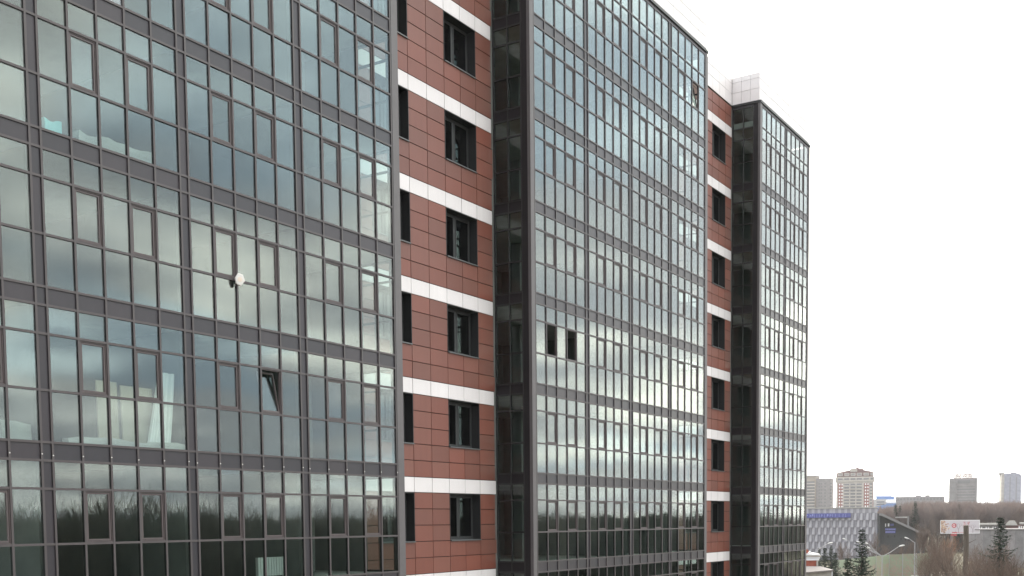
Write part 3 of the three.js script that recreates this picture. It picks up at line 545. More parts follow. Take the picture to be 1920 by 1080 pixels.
// the sports hall clad in staggered folded panels
{
  const D = 350, uR = 1645, o = local('sports_hall', 'grey hall clad in staggered folded panels with a blue sign band', 'building', uR, D), px = wOf(1600, 1601, D) , h = hOf(1600, 953.2, D), w = 190 * px;
  mesh('wall', boxGeo(-w, 0, -22, 0, h, -0.5), S.panelDark, o);
  const pitch = 11.3 * px, rh = 14.6 * px * 0.955, rows = 6;
  // a folded panel: flush at its top left, standing out along its right foot
  const fold = (tw, bw, hh, dep) => { const b = new Boxes(), xy = (v) => [v[0], v[1]], n1 = new THREE.Vector3(-0.25, 0.12, 1).normalize().toArray();
    b.quad([0, 0, 0.02], [bw, 0, dep], [bw, hh, dep * 0.35], [bw - tw, hh, 0.02], n1, xy); b.quad([bw, 0, dep], [bw, 0, -0.1], [bw, hh, -0.1], [bw, hh, dep * 0.35], [1, 0, 0], xy);
    b.quad([0, 0, -0.1], [bw, 0, -0.1], [bw, 0, dep], [0, 0, 0.02], [0, -1, 0], xy); b.quad([bw - tw, hh, 0.02], [bw, hh, dep * 0.35], [bw, hh, -0.1], [bw - tw, hh, -0.1], [0, 1, 0], xy); b.quad([0, 0, -0.1], [0, 0, 0.02], [bw - tw, hh, 0.02], [bw - tw, hh, -0.1], [-1, 0, 0], xy); return b.geo(); };
  const full = fold(pitch * 0.3, pitch * 0.54, rh, 0.75), flat = fold(pitch * 0.44, pitch * 0.44, rh - 0.02, 0.12);
  for (let r = 0; r < rows; r++) for (let i = 0; i < 14; i++) {
    const x = -(i + 1) * pitch + (r % 2 ? pitch * 0.5 : 0), y = h - 2.6 - (r + 1) * rh + rh * 0.55; if (y < 0.2 || x + pitch * 0.54 > 0) continue;
    const m = mesh('folded_panel', full, S.panelLight, o); m.position.set(x, y, -0.42);
    const q = mesh('flat_panel', flat, S.panelDark, o); q.position.set(x + pitch * 0.55, y, -0.42); if (x + pitch > 0.1) o.remove(q);
  }
  for (let i = 0; i < 15; i++) { const m = mesh('fascia_panel', boxGeo(0, 0, 0, pitch * 0.47, 1.35, 0.08), i % 2 ? S.panelDark : S.panelLight, o); m.position.set(-(i + 1) * pitch * 0.5 + 0.02 - 0 * i, h - 1.4, -0.45); const m2 = mesh('fascia_panel', boxGeo(0, 0, 0, pitch * 0.47, 1.35, 0.08), i % 2 ? S.panelDark : S.panelLight, o); m2.position.set(-(i + 16) * pitch * 0.5 + 0.02, h - 1.4, -0.45); }
  // blue sign band with paler strokes
  const x1 = -50 * px, sg = mesh('sign_band', boxGeo(-w + 4, h - 2.75, -0.44, x1, h - 1.42, 0.35), S.signBlue, o);
  const r = rng(77), st = new Boxes(); for (let x = -w + 6; x < x1 - 1; x += 0.62 + r() * 0.5) { st.box(x, h - 2.6, 0.351, x + 0.13, h - 1.65, 0.4); if (r() > 0.35) st.box(x + 0.131, h - 2.3 + r() * 0.4, 0.351, x + 0.45, h - 2.0 + r() * 0.4, 0.4); }
  mesh('sign_lettering', st.geo(), std(lin(0.22, 0.24, 0.55), 0.6), sg);
  mesh('roof', boxGeo(-w - 0.3, h + 0.01, -22.2, 0.2, h + 0.35, -0.2), S.roofPale, o);
  // dark wedge-shaped end under a sloping eave
  const H = (v) => hOf(1680, v, D), sh = new THREE.Shape(); sh.moveTo(0.02, 0); sh.lineTo(88 * px, 0); sh.lineTo(88 * px, H(1003)); sh.lineTo(6 * px, H(963)); sh.lineTo(0.02, H(963)); sh.closePath();
  const g = new THREE.ExtrudeGeometry(sh, { depth: 20, bevelEnabled: false }); g.translate(0, 0, -22.5); const end = mesh('end_wall', g, S.charcoal, o);
  const es = new THREE.Shape(); es.moveTo(2.5 * px, H(962)); es.lineTo(8 * px, H(962)); es.lineTo(90 * px, H(1002)); es.lineTo(90 * px, H(1006)); es.lineTo(8 * px, H(967)); es.lineTo(2.5 * px, H(966)); es.closePath();
  const eg = new THREE.ExtrudeGeometry(es, { depth: 2.6, bevelEnabled: false }); eg.translate(0, 0, -2.49); mesh('eave', eg, S.concrete, o);
  mesh('pier', boxGeo(0.02, 0, -2.48, 5 * px, H(962.5), -0.2), S.charcoal, o);
  const put = (nm, u0, v0, u1, v1, m) => mesh(nm, boxGeo((u0 - uR) * px, H(v1), -2.49, (u1 - uR) * px, H(v0), -2.3), m, end);
  put('emblem', 1659.4, 981.5, 1661.4, 987.5, S.signWhite); put('emblem', 1664.4, 981.3, 1667.4, 987, S.signWhite); put('sign_plate', 1669, 982, 1675.6, 986, S.signBlue);
  const p1 = put('sign_plate', 1659.5, 990.5, 1679.5, 994.4, S.signBlue), p2 = put('sign_plate', 1660, 995.4, 1679, 999.8, S.signBlue);
  const ls = new Boxes(); for (let i = 0; i < 13; i++) { const x = (1660.4 - uR + i * 1.45) * px; ls.box(x, H(993.8), -2.299, x + 0.07, H(991.1), -2.27); if (i % 3) ls.box(x + 0.071, H(992.6), -2.299, x + 0.17, H(992.2), -2.271); if (i < 12) { ls.box(x + 0.04, H(999.2), -2.299, x + 0.11, H(996), -2.27); if (i % 2) ls.box(x + 0.111, H(998), -2.299, x + 0.2, H(997.5), -2.271); } }
  mesh('sign_lettering', ls.geo(), std(lin(0.35, 0.37, 0.7), 0.6), end);
  for (const [u, v] of [[1664.6, 1004], [1676.6, 1003.5], [1688.5, 1009], [1696.8, 1010], [1702.5, 1010]]) put('window', u, v, u + 1.6, v + 4, S.gasketDark || M.gasket);
  mesh('roof_pipe', boxGeo(34 * px, H(971), -9, 56 * px, H(968.8), -8), S.roofPale, o); mesh('chimney', boxGeo(59 * px, 0, -24.5, 62 * px, H(968), -23.5), S.concrete, o);
}
// ------------------------------------------------------------------ trees
function branchTo(P, a, b, r0, r1, n = 4) {           // a tapered stick
  const d = b.clone().sub(a), q = new THREE.Quaternion().setFromUnitVectors(new THREE.Vector3(0, 1, 0), d.clone().normalize()), k = P.p.length / 3;
  for (const [c, r] of [[a, r0], [b, r1]]) for (let i = 0; i < n; i++) { const t = i / n * Math.PI * 2, v = new THREE.Vector3(Math.cos(t), 0, Math.sin(t)).applyQuaternion(q); P.p.push(c.x + v.x * r, c.y + v.y * r, c.z + v.z * r); P.n.push(v.x, v.y, v.z); }
  for (let i = 0; i < n; i++) { const j = (i + 1) % n; P.i.push(k + i, k + n + i, k + n + j, k + i, k + n + j, k + j); }
}
const soup = () => ({ p: [], n: [], i: [] });
function soupGeo(P) { const g = new THREE.BufferGeometry(); g.setAttribute('position', new THREE.Float32BufferAttribute(P.p, 3)); g.setAttribute('normal', new THREE.Float32BufferAttribute(P.n, 3)); g.setIndex(P.i); return g; }
function bareTree(seed, H, o = {}) {
  const r = rng(seed), T = soup(), C = soup(), thick = o.thick ?? 0.016, maxD = o.depth ?? 5, tw = o.twig ?? 0.008, spread = o.spread ?? 0.75;
  const grow = (p, dir, len, rad, depth) => {
    let q = p.clone(), d = dir.clone(); const steps = depth === 0 ? 6 : 3;
    for (let s = 0; s < steps; s++) {
      d.add(new THREE.Vector3((r() - 0.5) * 0.22, 0.05 + (depth ? 0.07 : 0), (r() - 0.5) * 0.22)).normalize();
      const e = q.clone().addScaledVector(d, len / steps), r0 = rad * (1 - 0.6 * s / steps), r1 = rad * (1 - 0.6 * (s + 1) / steps);
      branchTo(depth < 2 ? T : C, q, e, Math.max(r0, tw), Math.max(r1, tw), depth === 0 ? 7 : depth < 3 ? 4 : 3);
      if (depth < maxD && (depth > 0 || s >= (o.clear ?? 2))) {
        const kids = depth === 0 ? 3 : depth === 1 ? 2 : r() < (o.sparse ?? 0) ? 1 : 2;
        for (let c = 0; c < kids; c++) {
          const a = r() * Math.PI * 2, side = new THREE.Vector3(Math.cos(a), 0.25 + r() * 0.5, Math.sin(a)).normalize(), nd = d.clone().multiplyScalar(0.75).addScaledVector(side, spread).normalize();
          grow(e, nd, len * (depth === 0 ? 0.34 + 0.2 * (1 - s / steps) : 0.62) * (0.75 + 0.5 * r()), r1 * 0.55, depth + 1);
        }
      }
      q = e;
    }
  };
  grow(new THREE.Vector3(0, -0.2, 0), new THREE.Vector3(0, 1, 0), H * 0.86, H * thick, 0);
  let top = 0; for (const P of [T, C]) for (let i = 1; i < P.p.length; i += 3) top = Math.max(top, P.p[i]);
  const k = H / top, t = soupGeo(T), c = soupGeo(C); t.scale(k, k, k); c.scale(k, k, k);
  return { trunk: t, crown: c };
}
function spruce(seed, H, rad) {
  const r = rng(seed), T = soup(), N = soup(), tri = (a, b, c) => { const k = N.p.length / 3, n = new THREE.Vector3().crossVectors(b.clone().sub(a), c.clone().sub(a)).normalize(); for (const v of [a, b, c]) { N.p.push(v.x, v.y, v.z); N.n.push(n.x, n.y, n.z); } N.i.push(k, k + 1, k + 2); };
  branchTo(T, new THREE.Vector3(0, -0.2, 0), new THREE.Vector3(0.03, H, 0), H * 0.016, 0.012, 8);
  for (let y = H * 0.12; y < H - 0.15; y += 0.1 + 0.1 * r()) {
    const t = 1 - y / H, L0 = rad * Math.pow(t, 0.8) * (0.62 + 0.55 * r()) + 0.12, n = 2 + Math.floor(r() * 2 + t * 2), a0 = r() * 6.28;
    for (let i = 0; i < n; i++) {
      const a = a0 + i / n * 6.283 + (r() - 0.5) * 0.7, L = L0 * (0.6 + 0.6 * r()), dx = Math.cos(a), dz = Math.sin(a);
      let prev = new THREE.Vector3(0, y, 0); const m = Math.max(4, Math.ceil(L / 0.2));
      for (let s = 1; s <= m; s++) {
        const q = s / m, e = new THREE.Vector3(dx * L * q, y - L * (0.55 * q - 0.62 * q * q * q) * (0.5 + 0.5 * t), dz * L * q);
        if (s % 2 === 0) branchTo(T, prev, e, 0.02 * (1.1 - q) + 0.004, 0.018 * (1.02 - q) + 0.004, 3);
        for (let c = 0; c < 9; c++) {     // needle sprays
          const b = prev.clone().lerp(e, r()), aa = a + (r() - 0.5) * 2.7, ln = (0.16 + 0.2 * r()) * (0.6 + 0.6 * t + 0.2 * (1 - q)), tip = b.clone().add(new THREE.Vector3(Math.cos(aa) * ln, (r() - 0.72) * ln * 1.1, Math.sin(aa) * ln)), sd = new THREE.Vector3(-Math.sin(aa), (r() - 0.5) * 1.2, Math.cos(aa)).multiplyScalar(0.032 + 0.03 * r());
          tri(b.clone().add(sd), b.clone().sub(sd), tip);
        }
        prev = e;
      }
    }
  }
  return { trunk: soupGeo(T), crown: soupGeo(N) };
}
function plant(name, label, cat, shape, mats, pos, turn = 0, scale = 1, group) {
  const t = thing(name, label, cat, pos, turn, group); mesh('trunk', shape.trunk, mats[0], t); mesh('crown', shape.crown, mats[1], t); t.scale.setScalar(scale); return t;
}
const on = (u, D) => { const p = spot(u, D); return [p.x, p.y, p.z]; };
{
  // spruces by the street
  const s1 = spruce(11, 11.7, 2.5), s2 = spruce(23, 13, 3.3), s3 = spruce(37, 8.2, 2.1);
  plant('spruce_tree', 'tall slim dark spruce in front of the folded panel hall', 'tree', s1, [S.bark, S.needle], on(1617, 112), 0.4, hOf(1617, 990, 112) / 11.7);
  plant('spruce_tree', 'short dark spruce at the foot of the tall slim one', 'tree', s3, [S.bark, S.needle], on(1591, 106), 2.2, hOf(1591, 1040, 106) / 8.2);
  plant('spruce_tree', 'big dark spruce at the picture edge with upturned bough tips', 'tree', s2, [S.bark, S.needle], on(1876, 105), 1.3, hOf(1875, 967, 105) / 13);
  for (const [i, [u, v, D, l]] of [[1536, 1027, 172, 'dark spruce behind the white cornice, shortest of its row'], [1547, 1024, 178, 'dark spruce behind the white cornice, middle of its row'], [1559, 1021, 176, 'dark spruce behind the white cornice, nearest the green barrier'], [1567, 1033, 180, 'small dark spruce beside the corner of the green barrier']].entries()) plant('spruce_tree', l, 'tree', [s1, s3, s2, s3][i], [S.bark, S.needle], on(u, D), i * 1.7, hOf(u, v, D) / [11.7, 8.2, 13, 8.2][i], 'spruces behind the corniced house');
  for (const [u, v, D, l] of [[1679, 945, 432, 'dark conifer at the wood edge nearest the blue glass building'], [1687, 948, 436, 'thin dark conifer second along the wood edge'], [1716, 939, 430, 'tall pointed conifer standing before the bare wood'], [1798, 945, 440, 'dark conifer half hidden among the bare wood under the office block']]) plant('conifer_tree', l, 'tree', s1, [S.bark, S.needle], on(u, D), u, hOf(u, v, D) / 11.7, 'conifers along the wood');
  // bare trees near the street
  const b1 = bareTree(5, 12, { depth: 4, spread: 0.62, thick: 0.02, sparse: 0.75, twig: 0.014 }), b2 = bareTree(9, 11, { depth: 4, spread: 0.85, clear: 1, thick: 0.026, sparse: 0.75, twig: 0.014 }), b3 = bareTree(14, 9, { depth: 4, spread: 0.8, clear: 1, thick: 0.024, sparse: 0.75, twig: 0.014 }), b4 = bareTree(31, 14, { depth: 5, spread: 0.5, thick: 0.011 });
  const near = [
    [1742, 985, 150, b1, 12, 'slender bare tree with reddish twigs before the green barrier'], [1752, 1005, 155, b3, 9, 'low bushy bare tree beside the slender reddish one'], [1797, 985, 120, b2, 11, 'forked bare tree with dark limbs in front of the billboard post'],
    [1585, 1012, 240, b2, 11, 'round-crowned bare tree before the folded panels'], [1634, 992, 250, b1, 12, 'thin bare tree at the corner of the charcoal end wall'], [1662, 1015, 270, b3, 9, 'bare shrubby tree under the charcoal wall, first of three'], [1684, 1017, 268, b2, 11, 'bare shrubby tree under the charcoal wall, second of three'], [1708, 1005, 262, b3, 9, 'bare shrubby tree under the charcoal wall, third of three'],
    [1725, 975, 300, b4, 14, 'tall thin bare birch left of the billboard'], [1893, 1020, 98, b2, 11, 'bare brown tree spreading in front of the big spruce'], [1866, 1028, 96, b3, 9, 'low bare tree at the foot of the big spruce'], [1846, 1005, 130, b3, 9, 'grey bare tree before the long grey wall'], [1912, 1008, 125, b1, 12, 'bare tree at the right edge of the picture'], [1828, 1000, 128, b1, 12, 'bare tree just beside the thick dark trunk'],
    [1783, 1018, 140, b3, 9, 'low bare tree at the foot of the billboard post'], [1820, 1020, 112, b3, 9, 'low dark bare tree against the sawn trunk'], [1903, 1030, 92, b3, 9, 'low brown bare tree in the lower corner of the picture'], [1853, 1022, 100, b2, 11, 'brown bare tree between the sawn trunk and the big spruce'],
    [1770, 1000, 235, b2, 11, 'orange-brown bare tree under the billboard'],
  ];
  const warm = std(lin(0.24, 0.13, 0.08), 0.95);
  for (const [u, v, D, s, h, l] of near) plant('bare_tree', l, 'tree', s, [v === 975 ? S.birch : S.bark, l.startsWith('orange') ? warm : S.twig], on(u, D), u * 1.3, hOf(u, v, D) / h, 'bare trees by the street');
  // thick dark trunk sawn off at the top
  const D = 118, p = on(1812, D), hh = hOf(1812, 985, D), T = soup(); let a = new THREE.Vector3(0, -0.2, 0); for (let i = 1; i <= 8; i++) { const b = new THREE.Vector3(0.05 * Math.sin(i), hh * i / 8, 0.04 * Math.cos(i * 2)); branchTo(T, a, b, 0.3 - 0.006 * i, 0.294 - 0.006 * i, 10); a = b; }
  const tr = thing('sawn_trunk', 'thick dark bare trunk sawn off at the top beside the billboard', 'tree trunk', p); mesh('trunk', soupGeo(T), S.bark, tr); const cut = new THREE.CylinderGeometry(0.25, 0.25, 0.03, 10); cut.translate(a.x, hh, a.z); mesh('cut_top', cut, S.birch, tr);
  const st = soup(), r = rng(8); for (let i = 0; i < 9; i++) { const y = hh * (0.35 + 0.07 * i), an = r() * 6.28; branchTo(st, new THREE.Vector3(0, y, 0), new THREE.Vector3(Math.cos(an) * 0.9, y + 0.5, Math.sin(an) * 0.9), 0.05, 0.015, 4); } mesh('stub', soupGeo(st), S.bark, tr);
  // the wood: far trunks read as one mass
  const wood = [bareTree(51, 20, { depth: 4, twig: 0.035, spread: 0.55, thick: 0.011 }), bareTree(52, 20, { depth: 4, twig: 0.035, spread: 0.6, thick: 0.012 }), bareTree(53, 20, { depth: 4, twig: 0.035, spread: 0.5, thick: 0.01 })];
  const rr = rng(99), dummy = new THREE.Object3D();
  const addWood = (name, label, places, mats) => wood.forEach((g, k) => {
    const pl = places.filter((_, i) => i % 3 === k), im = new THREE.InstancedMesh(g.crown, mats[k], pl.length), tm = new THREE.InstancedMesh(g.trunk, mats[3 + k], pl.length);
    tm.name = 'trunks'; tm.castShadow = tm.receiveShadow = true; tm.userData.kind = 'stuff'; im.add(tm);
    pl.forEach(([x, z, h], i) => { dummy.position.set(x, GROUND, z); dummy.rotation.set(0, rr() * 6.28, 0); const s = h / 20; dummy.scale.set(s * (0.9 + 0.3 * rr()), s, s * (0.9 + 0.3 * rr())); dummy.updateMatrix(); im.setMatrixAt(i, dummy.matrix); tm.setMatrixAt(i, dummy.matrix); });
    im.name = numbered(name); im.castShadow = im.receiveShadow = true; im.userData = { kind: 'stuff', label: label[k], category: 'wood' }; scene.add(im);
  });
  const woodMats = [std(lin(0.2, 0.15, 0.135), 0.95), std(lin(0.17, 0.135, 0.13), 0.95), std(lin(0.22, 0.17, 0.15), 0.95), S.bark, S.birch, S.twig];
  const pl = []; for (let i = 0; i < 720; i++) { const u = 1655 + 330 * rr(), D = 430 + 150 * rr(), p = spot(u, D); if (u < 1690 && rr() > 0.5) continue; const top = 939 + 8 * (rr() - 0.35) + (u < 1700 ? 8 : 0); pl.push([p.x, p.z, hOf(u, top, D)]); }
  addWood('woodland', ['grey-brown mass of bare trees along the skyline', 'darker grey bare trees mixed into the skyline wood', 'paler brown bare trees mixed into the skyline wood'], pl, woodMats);
  // the wood across from the building, mirrored in its glass
  const dk = [std(lin(0.14, 0.14, 0.125), 0.95), std(lin(0.16, 0.145, 0.13), 0.95), std(lin(0.12, 0.127, 0.11), 0.95), S.bark, S.bark, S.twig];
  const pl2 = []; for (let i = 0; i < 900; i++) { const az = 0.12 + 1.25 * rr(), D = 110 + 80 * rr(); const x = CAM.x + Math.cos(az) * D * 1.25, z = CAM.z + 5 + Math.sin(az) * D; if (z < 45) continue; pl2.push([x, z, 11.9 + 3.6 * fbm(x * 0.03, z * 0.03, 7, 3) + 1.2 * rr()]); }
  for (const [u, v, D] of [[40, 925, 88], [165, 915, 80], [195, 905, 84], [225, 912, 90], [262, 908, 82], [300, 914, 86], [335, 922, 92], [470, 935, 100], [600, 938, 104], [725, 925, 96], [1010, 945, 130]]) { const p = at(u, v, D); pl2.push([p.x, -p.z, p.y - GROUND]); pl2.push([p.x + 2.5, -p.z + 3, p.y - GROUND - 1.2]); pl2.push([p.x - 2, -p.z + 4, p.y - GROUND - 0.8]); }
  addWood('facing_wood', ['dense dark wood facing the building, mirrored in its lower glass', 'brown bare trees of the wood facing the building', 'blackish trees of the wood facing the building'], pl2, dk);
  const con = mergeGeometries([s2.trunk, s2.crown]), cim = new THREE.InstancedMesh(con, S.needlePale, 420);
  for (let i = 0; i < 420; i++) { const az = 0.12 + 1.25 * rr(), D = 110 + 60 * rr(), x = CAM.x + Math.cos(az) * D * 1.25, z = Math.max(48, CAM.z + 5 + Math.sin(az) * D); dummy.position.set(x, GROUND, z); dummy.rotation.set(0, rr() * 6.28, 0); dummy.scale.setScalar((10 + 3.6 * rr()) / 13); dummy.scale.x *= 1.5; dummy.scale.z *= 1.5; dummy.updateMatrix(); cim.setMatrixAt(i, dummy.matrix); }
  cim.name = 'facing_conifers'; cim.userData = { kind: 'stuff', label: 'dark conifers filling the wood that faces the building', category: 'wood' }; cim.castShadow = cim.receiveShadow = true; scene.add(cim);
}
// ------------------------------------------------------------------ street side
{
  // green noise barrier of tall panels between posts
  const D = 222, o = local('noise_barrier', 'long green glazed noise barrier along the street', 'barrier', 1560, D), p0 = spot(1560, 205), p1 = spot(1668, 232), p2 = spot(1770, 236);
  o.position.set(0, GROUND, 0); o.rotation.y = 0;
  const run = (a, b, n, h0, h1) => { for (let i = 0; i < n; i++) { const x = a.clone().lerp(b, i / n), y = a.clone().lerp(b, (i + 1) / n), L = x.distanceTo(y), hh = h0 + (h1 - h0) * (i + 0.5) / n; const m = mesh('barrier_panel', boxGeo(0.06, 0.1, -0.03, L - 0.06, hh, 0.03), S.greenPanel, o); m.position.set(x.x, 0, x.z); m.rotation.y = -Math.atan2(y.z - x.z, y.x - x.x); const q = mesh('post', boxGeo(-0.06, 0, -0.08, 0.06, hh + 0.04, 0.08), S.metalPale, o); q.position.set(x.x, 0, x.z); q.rotation.y = m.rotation.y; } };
  const h0 = hOf(1560, 1052, 205), h1 = hOf(1668, 1040, 232); run(p0, p1, 4, h0, h1); run(p1, p2, 4, h1, hOf(1770, 1036, 236));
  // road in front of it
  const a = spot(1540, 170), b = spot(1990, 185), c = spot(1990, 228), d = spot(1540, 200), g = new THREE.BufferGeometry();
  g.setAttribute('position', new THREE.Float32BufferAttribute([a, b, c, d].flatMap((v) => [v.x, GROUND + 0.01, v.z]), 3)); g.setAttribute('uv', new THREE.Float32BufferAttribute([a, b, c, d].flatMap((v) => [v.x, v.z]), 2)); g.setIndex([0, 1, 2, 0, 2, 3]); g.computeVertexNormals(); structure('road', g, new THREE.MeshStandardMaterial({ color: lin(0.06, 0.06, 0.065), roughness: 0.9, map: coarse, side: THREE.DoubleSide }));
}
function lampPost(label, u, vTop, D, arms) {
  const o = local('street_lamp', label, 'street lamp', u, D, 0, 'street lamps along the road'), h = hOf(u, vTop, D);
  const P = soup(); branchTo(P, new THREE.Vector3(0, -0.1, 0), new THREE.Vector3(0, h, 0), 0.09, 0.055, 8); mesh('pole', soupGeo(P), S.metalPale, o);
  for (const [dx, dy, dz] of arms) { const A = soup(); branchTo(A, new THREE.Vector3(0, h - 0.05, 0), new THREE.Vector3(dx * 0.5, h + dy * 0.42, dz * 0.5), 0.045, 0.04, 6); branchTo(A, new THREE.Vector3(dx * 0.5, h + dy * 0.42, dz * 0.5), new THREE.Vector3(dx, h + dy, dz), 0.04, 0.035, 6); mesh('arm', soupGeo(A), S.metalPale, o);
    const hd = new THREE.SphereGeometry(0.5, 10, 8); hd.scale(0.72, 0.22, 0.26); const m = mesh('lamp_head', hd, S.lampShell, o); m.position.set(dx + Math.sign(dx) * 0.35, h + dy + 0.1, dz); m.rotation.z = Math.atan2(dy, dx || 0.01) * 0.4; if (dx < 0) m.rotation.z = -0.35; }
}
lampPost('street lamp with five white heads on splayed arms before the green barrier', 1655, 1043, 150, [[2.0, 1.25, 0.3], [-1.7, 1.6, 0.2], [-2.5, 1.65, -0.5], [-1.4, 1.05, 0.9], [-2.2, 1.15, -1.0]]);
lampPost('street lamp with one white head above the corniced house', 1534, 1030, 150, [[1.2, 0.7, 0]]);
lampPost('street lamp with one white head before the charcoal wall', 1716, 1017, 190, [[-0.9, 0.6, 0]]);
lampPost('street lamp peeking over the round-crowned bare tree', 1592, 1014, 240, [[-0.6, 0.3, 0]]);
{
  // billboard
  const D = 300, u = 1800, o = local('billboard', 'white billboard with a red disc and painted bare trees', 'billboard', u, D), px = wOf(u, u + 1, D), y1 = hOf(u, 976, D), y0 = hOf(u, 999.5, D), w = 72 * px;
  const cv = document.createElement('canvas'); cv.width = 512; cv.height = 176; const c = cv.getContext('2d');
  c.fillStyle = '#b9b3ba'; c.fillRect(0, 0, 512, 176);
  const r = rng(12); for (let i = 0; i < 140; i++) { c.fillStyle = ['#b59a86', '#a5806e', '#c4ad98', '#94786c'][Math.floor(r() * 4)]; c.beginPath(); c.arc(r() * 130 * r(), r() * 176, 3 + r() * 9, 0, 7); c.fill(); }
  c.fillStyle = '#a8525a'; c.beginPath(); c.arc(178, 70, 33, 0, 7); c.fill(); c.strokeStyle = '#f3d9da'; c.lineWidth = 5; c.beginPath(); c.arc(178, 70, 16, 0.6, 5.6); c.stroke(); c.beginPath(); c.moveTo(178, 60); c.lineTo(186, 80); c.stroke();
  c.strokeStyle = '#8d8088'; const br = (x, y, a, l, n) => { const ex = x + Math.cos(a) * l, ey = y + Math.sin(a) * l; c.lineWidth = n * 1.5; c.beginPath(); c.moveTo(x, y); c.lineTo(ex, ey); c.stroke(); if (n > 1) { br(ex, ey, a - 0.45, l * 0.72, n - 1); br(ex, ey, a + 0.4, l * 0.7, n - 1); } };
  br(240, 176, -1.6, 52, 5); br(340, 176, -1.5, 46, 5); br(430, 176, -1.6, 44, 5);
  for (let i = 0; i < 60; i++) { c.fillStyle = ['#ab7c84', '#bf9ba0', '#a07078'][i % 3]; c.beginPath(); c.arc(290 + r() * 90, 20 + r() * 120, 2 + r() * 7, 0, 7); c.fill(); }
  c.fillStyle = '#b0555c'; c.fillRect(150, 160, 70, 16); c.fillRect(220, 164, 140, 6);
  const tx = new THREE.CanvasTexture(cv); tx.colorSpace = THREE.SRGBColorSpace;
  const face = new THREE.PlaneGeometry(w, y1 - y0); face.translate(0, (y0 + y1) / 2, 0.101); mesh('printed_face', face, new THREE.MeshStandardMaterial({ map: tx, roughness: 0.6 }), o);
  mesh('board', boxGeo(-w / 2 - 0.12, y0 - 0.12, -0.25, w / 2 + 0.12, y1 + 0.12, 0.1), S.signWhite, o); mesh('ribbon', boxGeo(-w * 0.24, y0 - 0.75, 0, -w * 0.08, y0 - 0.13, 0.12), std(lin(0.35, 0.07, 0.08), 0.6), o);
  mesh('post', boxGeo(-w * 0.25, 0, -0.24, -w * 0.25 + 0.7, y0 - 0.13, -0.02), S.concrete, o);
}
{
  // grey hall wall with an arcaded roof line, low buildings behind
  const D = 300, u = 1885, o = local('grey_wall_hall', 'long plain grey hall wall below the wood', 'building', u, D), px = wOf(u, u + 1, D), h = hOf(u, 993.5, D);
  mesh('wall', boxGeo(-57 * px, 0, -14, 90 * px, h, 0), S.concrete, o);
  for (let i = 0; i < 9; i++) mesh('wall_panel', boxGeo((-56 + i * 15) * px, 0.3, 0.002, (-41.6 + i * 15) * px, h - 0.15, 0.06), i % 2 ? S.concrete : S.greyWall, o);
  mesh('coping', boxGeo(-57.5 * px, h + 0.01, -14.2, 90 * px, h + 0.25, 0.3), S.greyWall, o);
}
{
  const D = 345, u = 1845, o = local('gallery_building', 'low pale building with a row of arched windows behind the grey wall', 'building', u, D), px = wOf(u, u + 1, D), h = hOf(u, 984.5, D);
  mesh('wall', boxGeo(-30 * px, 0, -10, 32 * px, h, 0), S.greyWall, o); mesh('roof', boxGeo(-31 * px, h + 0.01, -10.5, 33 * px, h + 0.5, 0.8), S.roofPale, o);
  for (let i = 0; i < 13; i++) { const x = (-27 + i * 4.3) * px, s = new THREE.Shape(); s.moveTo(0, 0); s.lineTo(2.2 * px, 0); s.lineTo(2.2 * px, 1.0); s.absarc(1.1 * px, 1.0, 1.1 * px, 0, Math.PI, false); s.closePath(); const g = new THREE.ExtrudeGeometry(s, { depth: 0.1, bevelEnabled: false, curveSegments: 5 }); const m = mesh('arched_window', g, i % 3 ? S.signWhite : S.pane, o); m.position.set(x, h - 1.65, 0.01); }
}
{
  const D = 340, u = 1908, o = local('shed', 'low pale roofed shed with a dark red front behind the grey wall', 'building', u, D), px = wOf(u, u + 1, D), h = hOf(u, 985, D);
  mesh('wall', boxGeo(-22 * px, 0, -10, 40 * px, h, 0), S.barn, o);
  const s = new THREE.Shape(); s.moveTo(-25 * px, h); s.lineTo(0, h); s.lineTo(-6 * px, h + 1.3); s.lineTo(-16 * px, h + 1.3); s.closePath(); const g = new THREE.ExtrudeGeometry(s, { depth: 11, bevelEnabled: false }); g.translate(0, 0.01, -10); mesh('roof', g, S.roofPale, o);
  mesh('roof', boxGeo(0.5, h + 0.3, -10, 41 * px, h + 0.8, 0.6), S.roofPale, o);
  for (let i = 0; i < 6; i++) mesh('window', boxGeo((2 + i * 4) * px, h - 1.2, 0.01, (4.4 + i * 4) * px, h - 0.2, 0.08), S.signWhite, o);
}
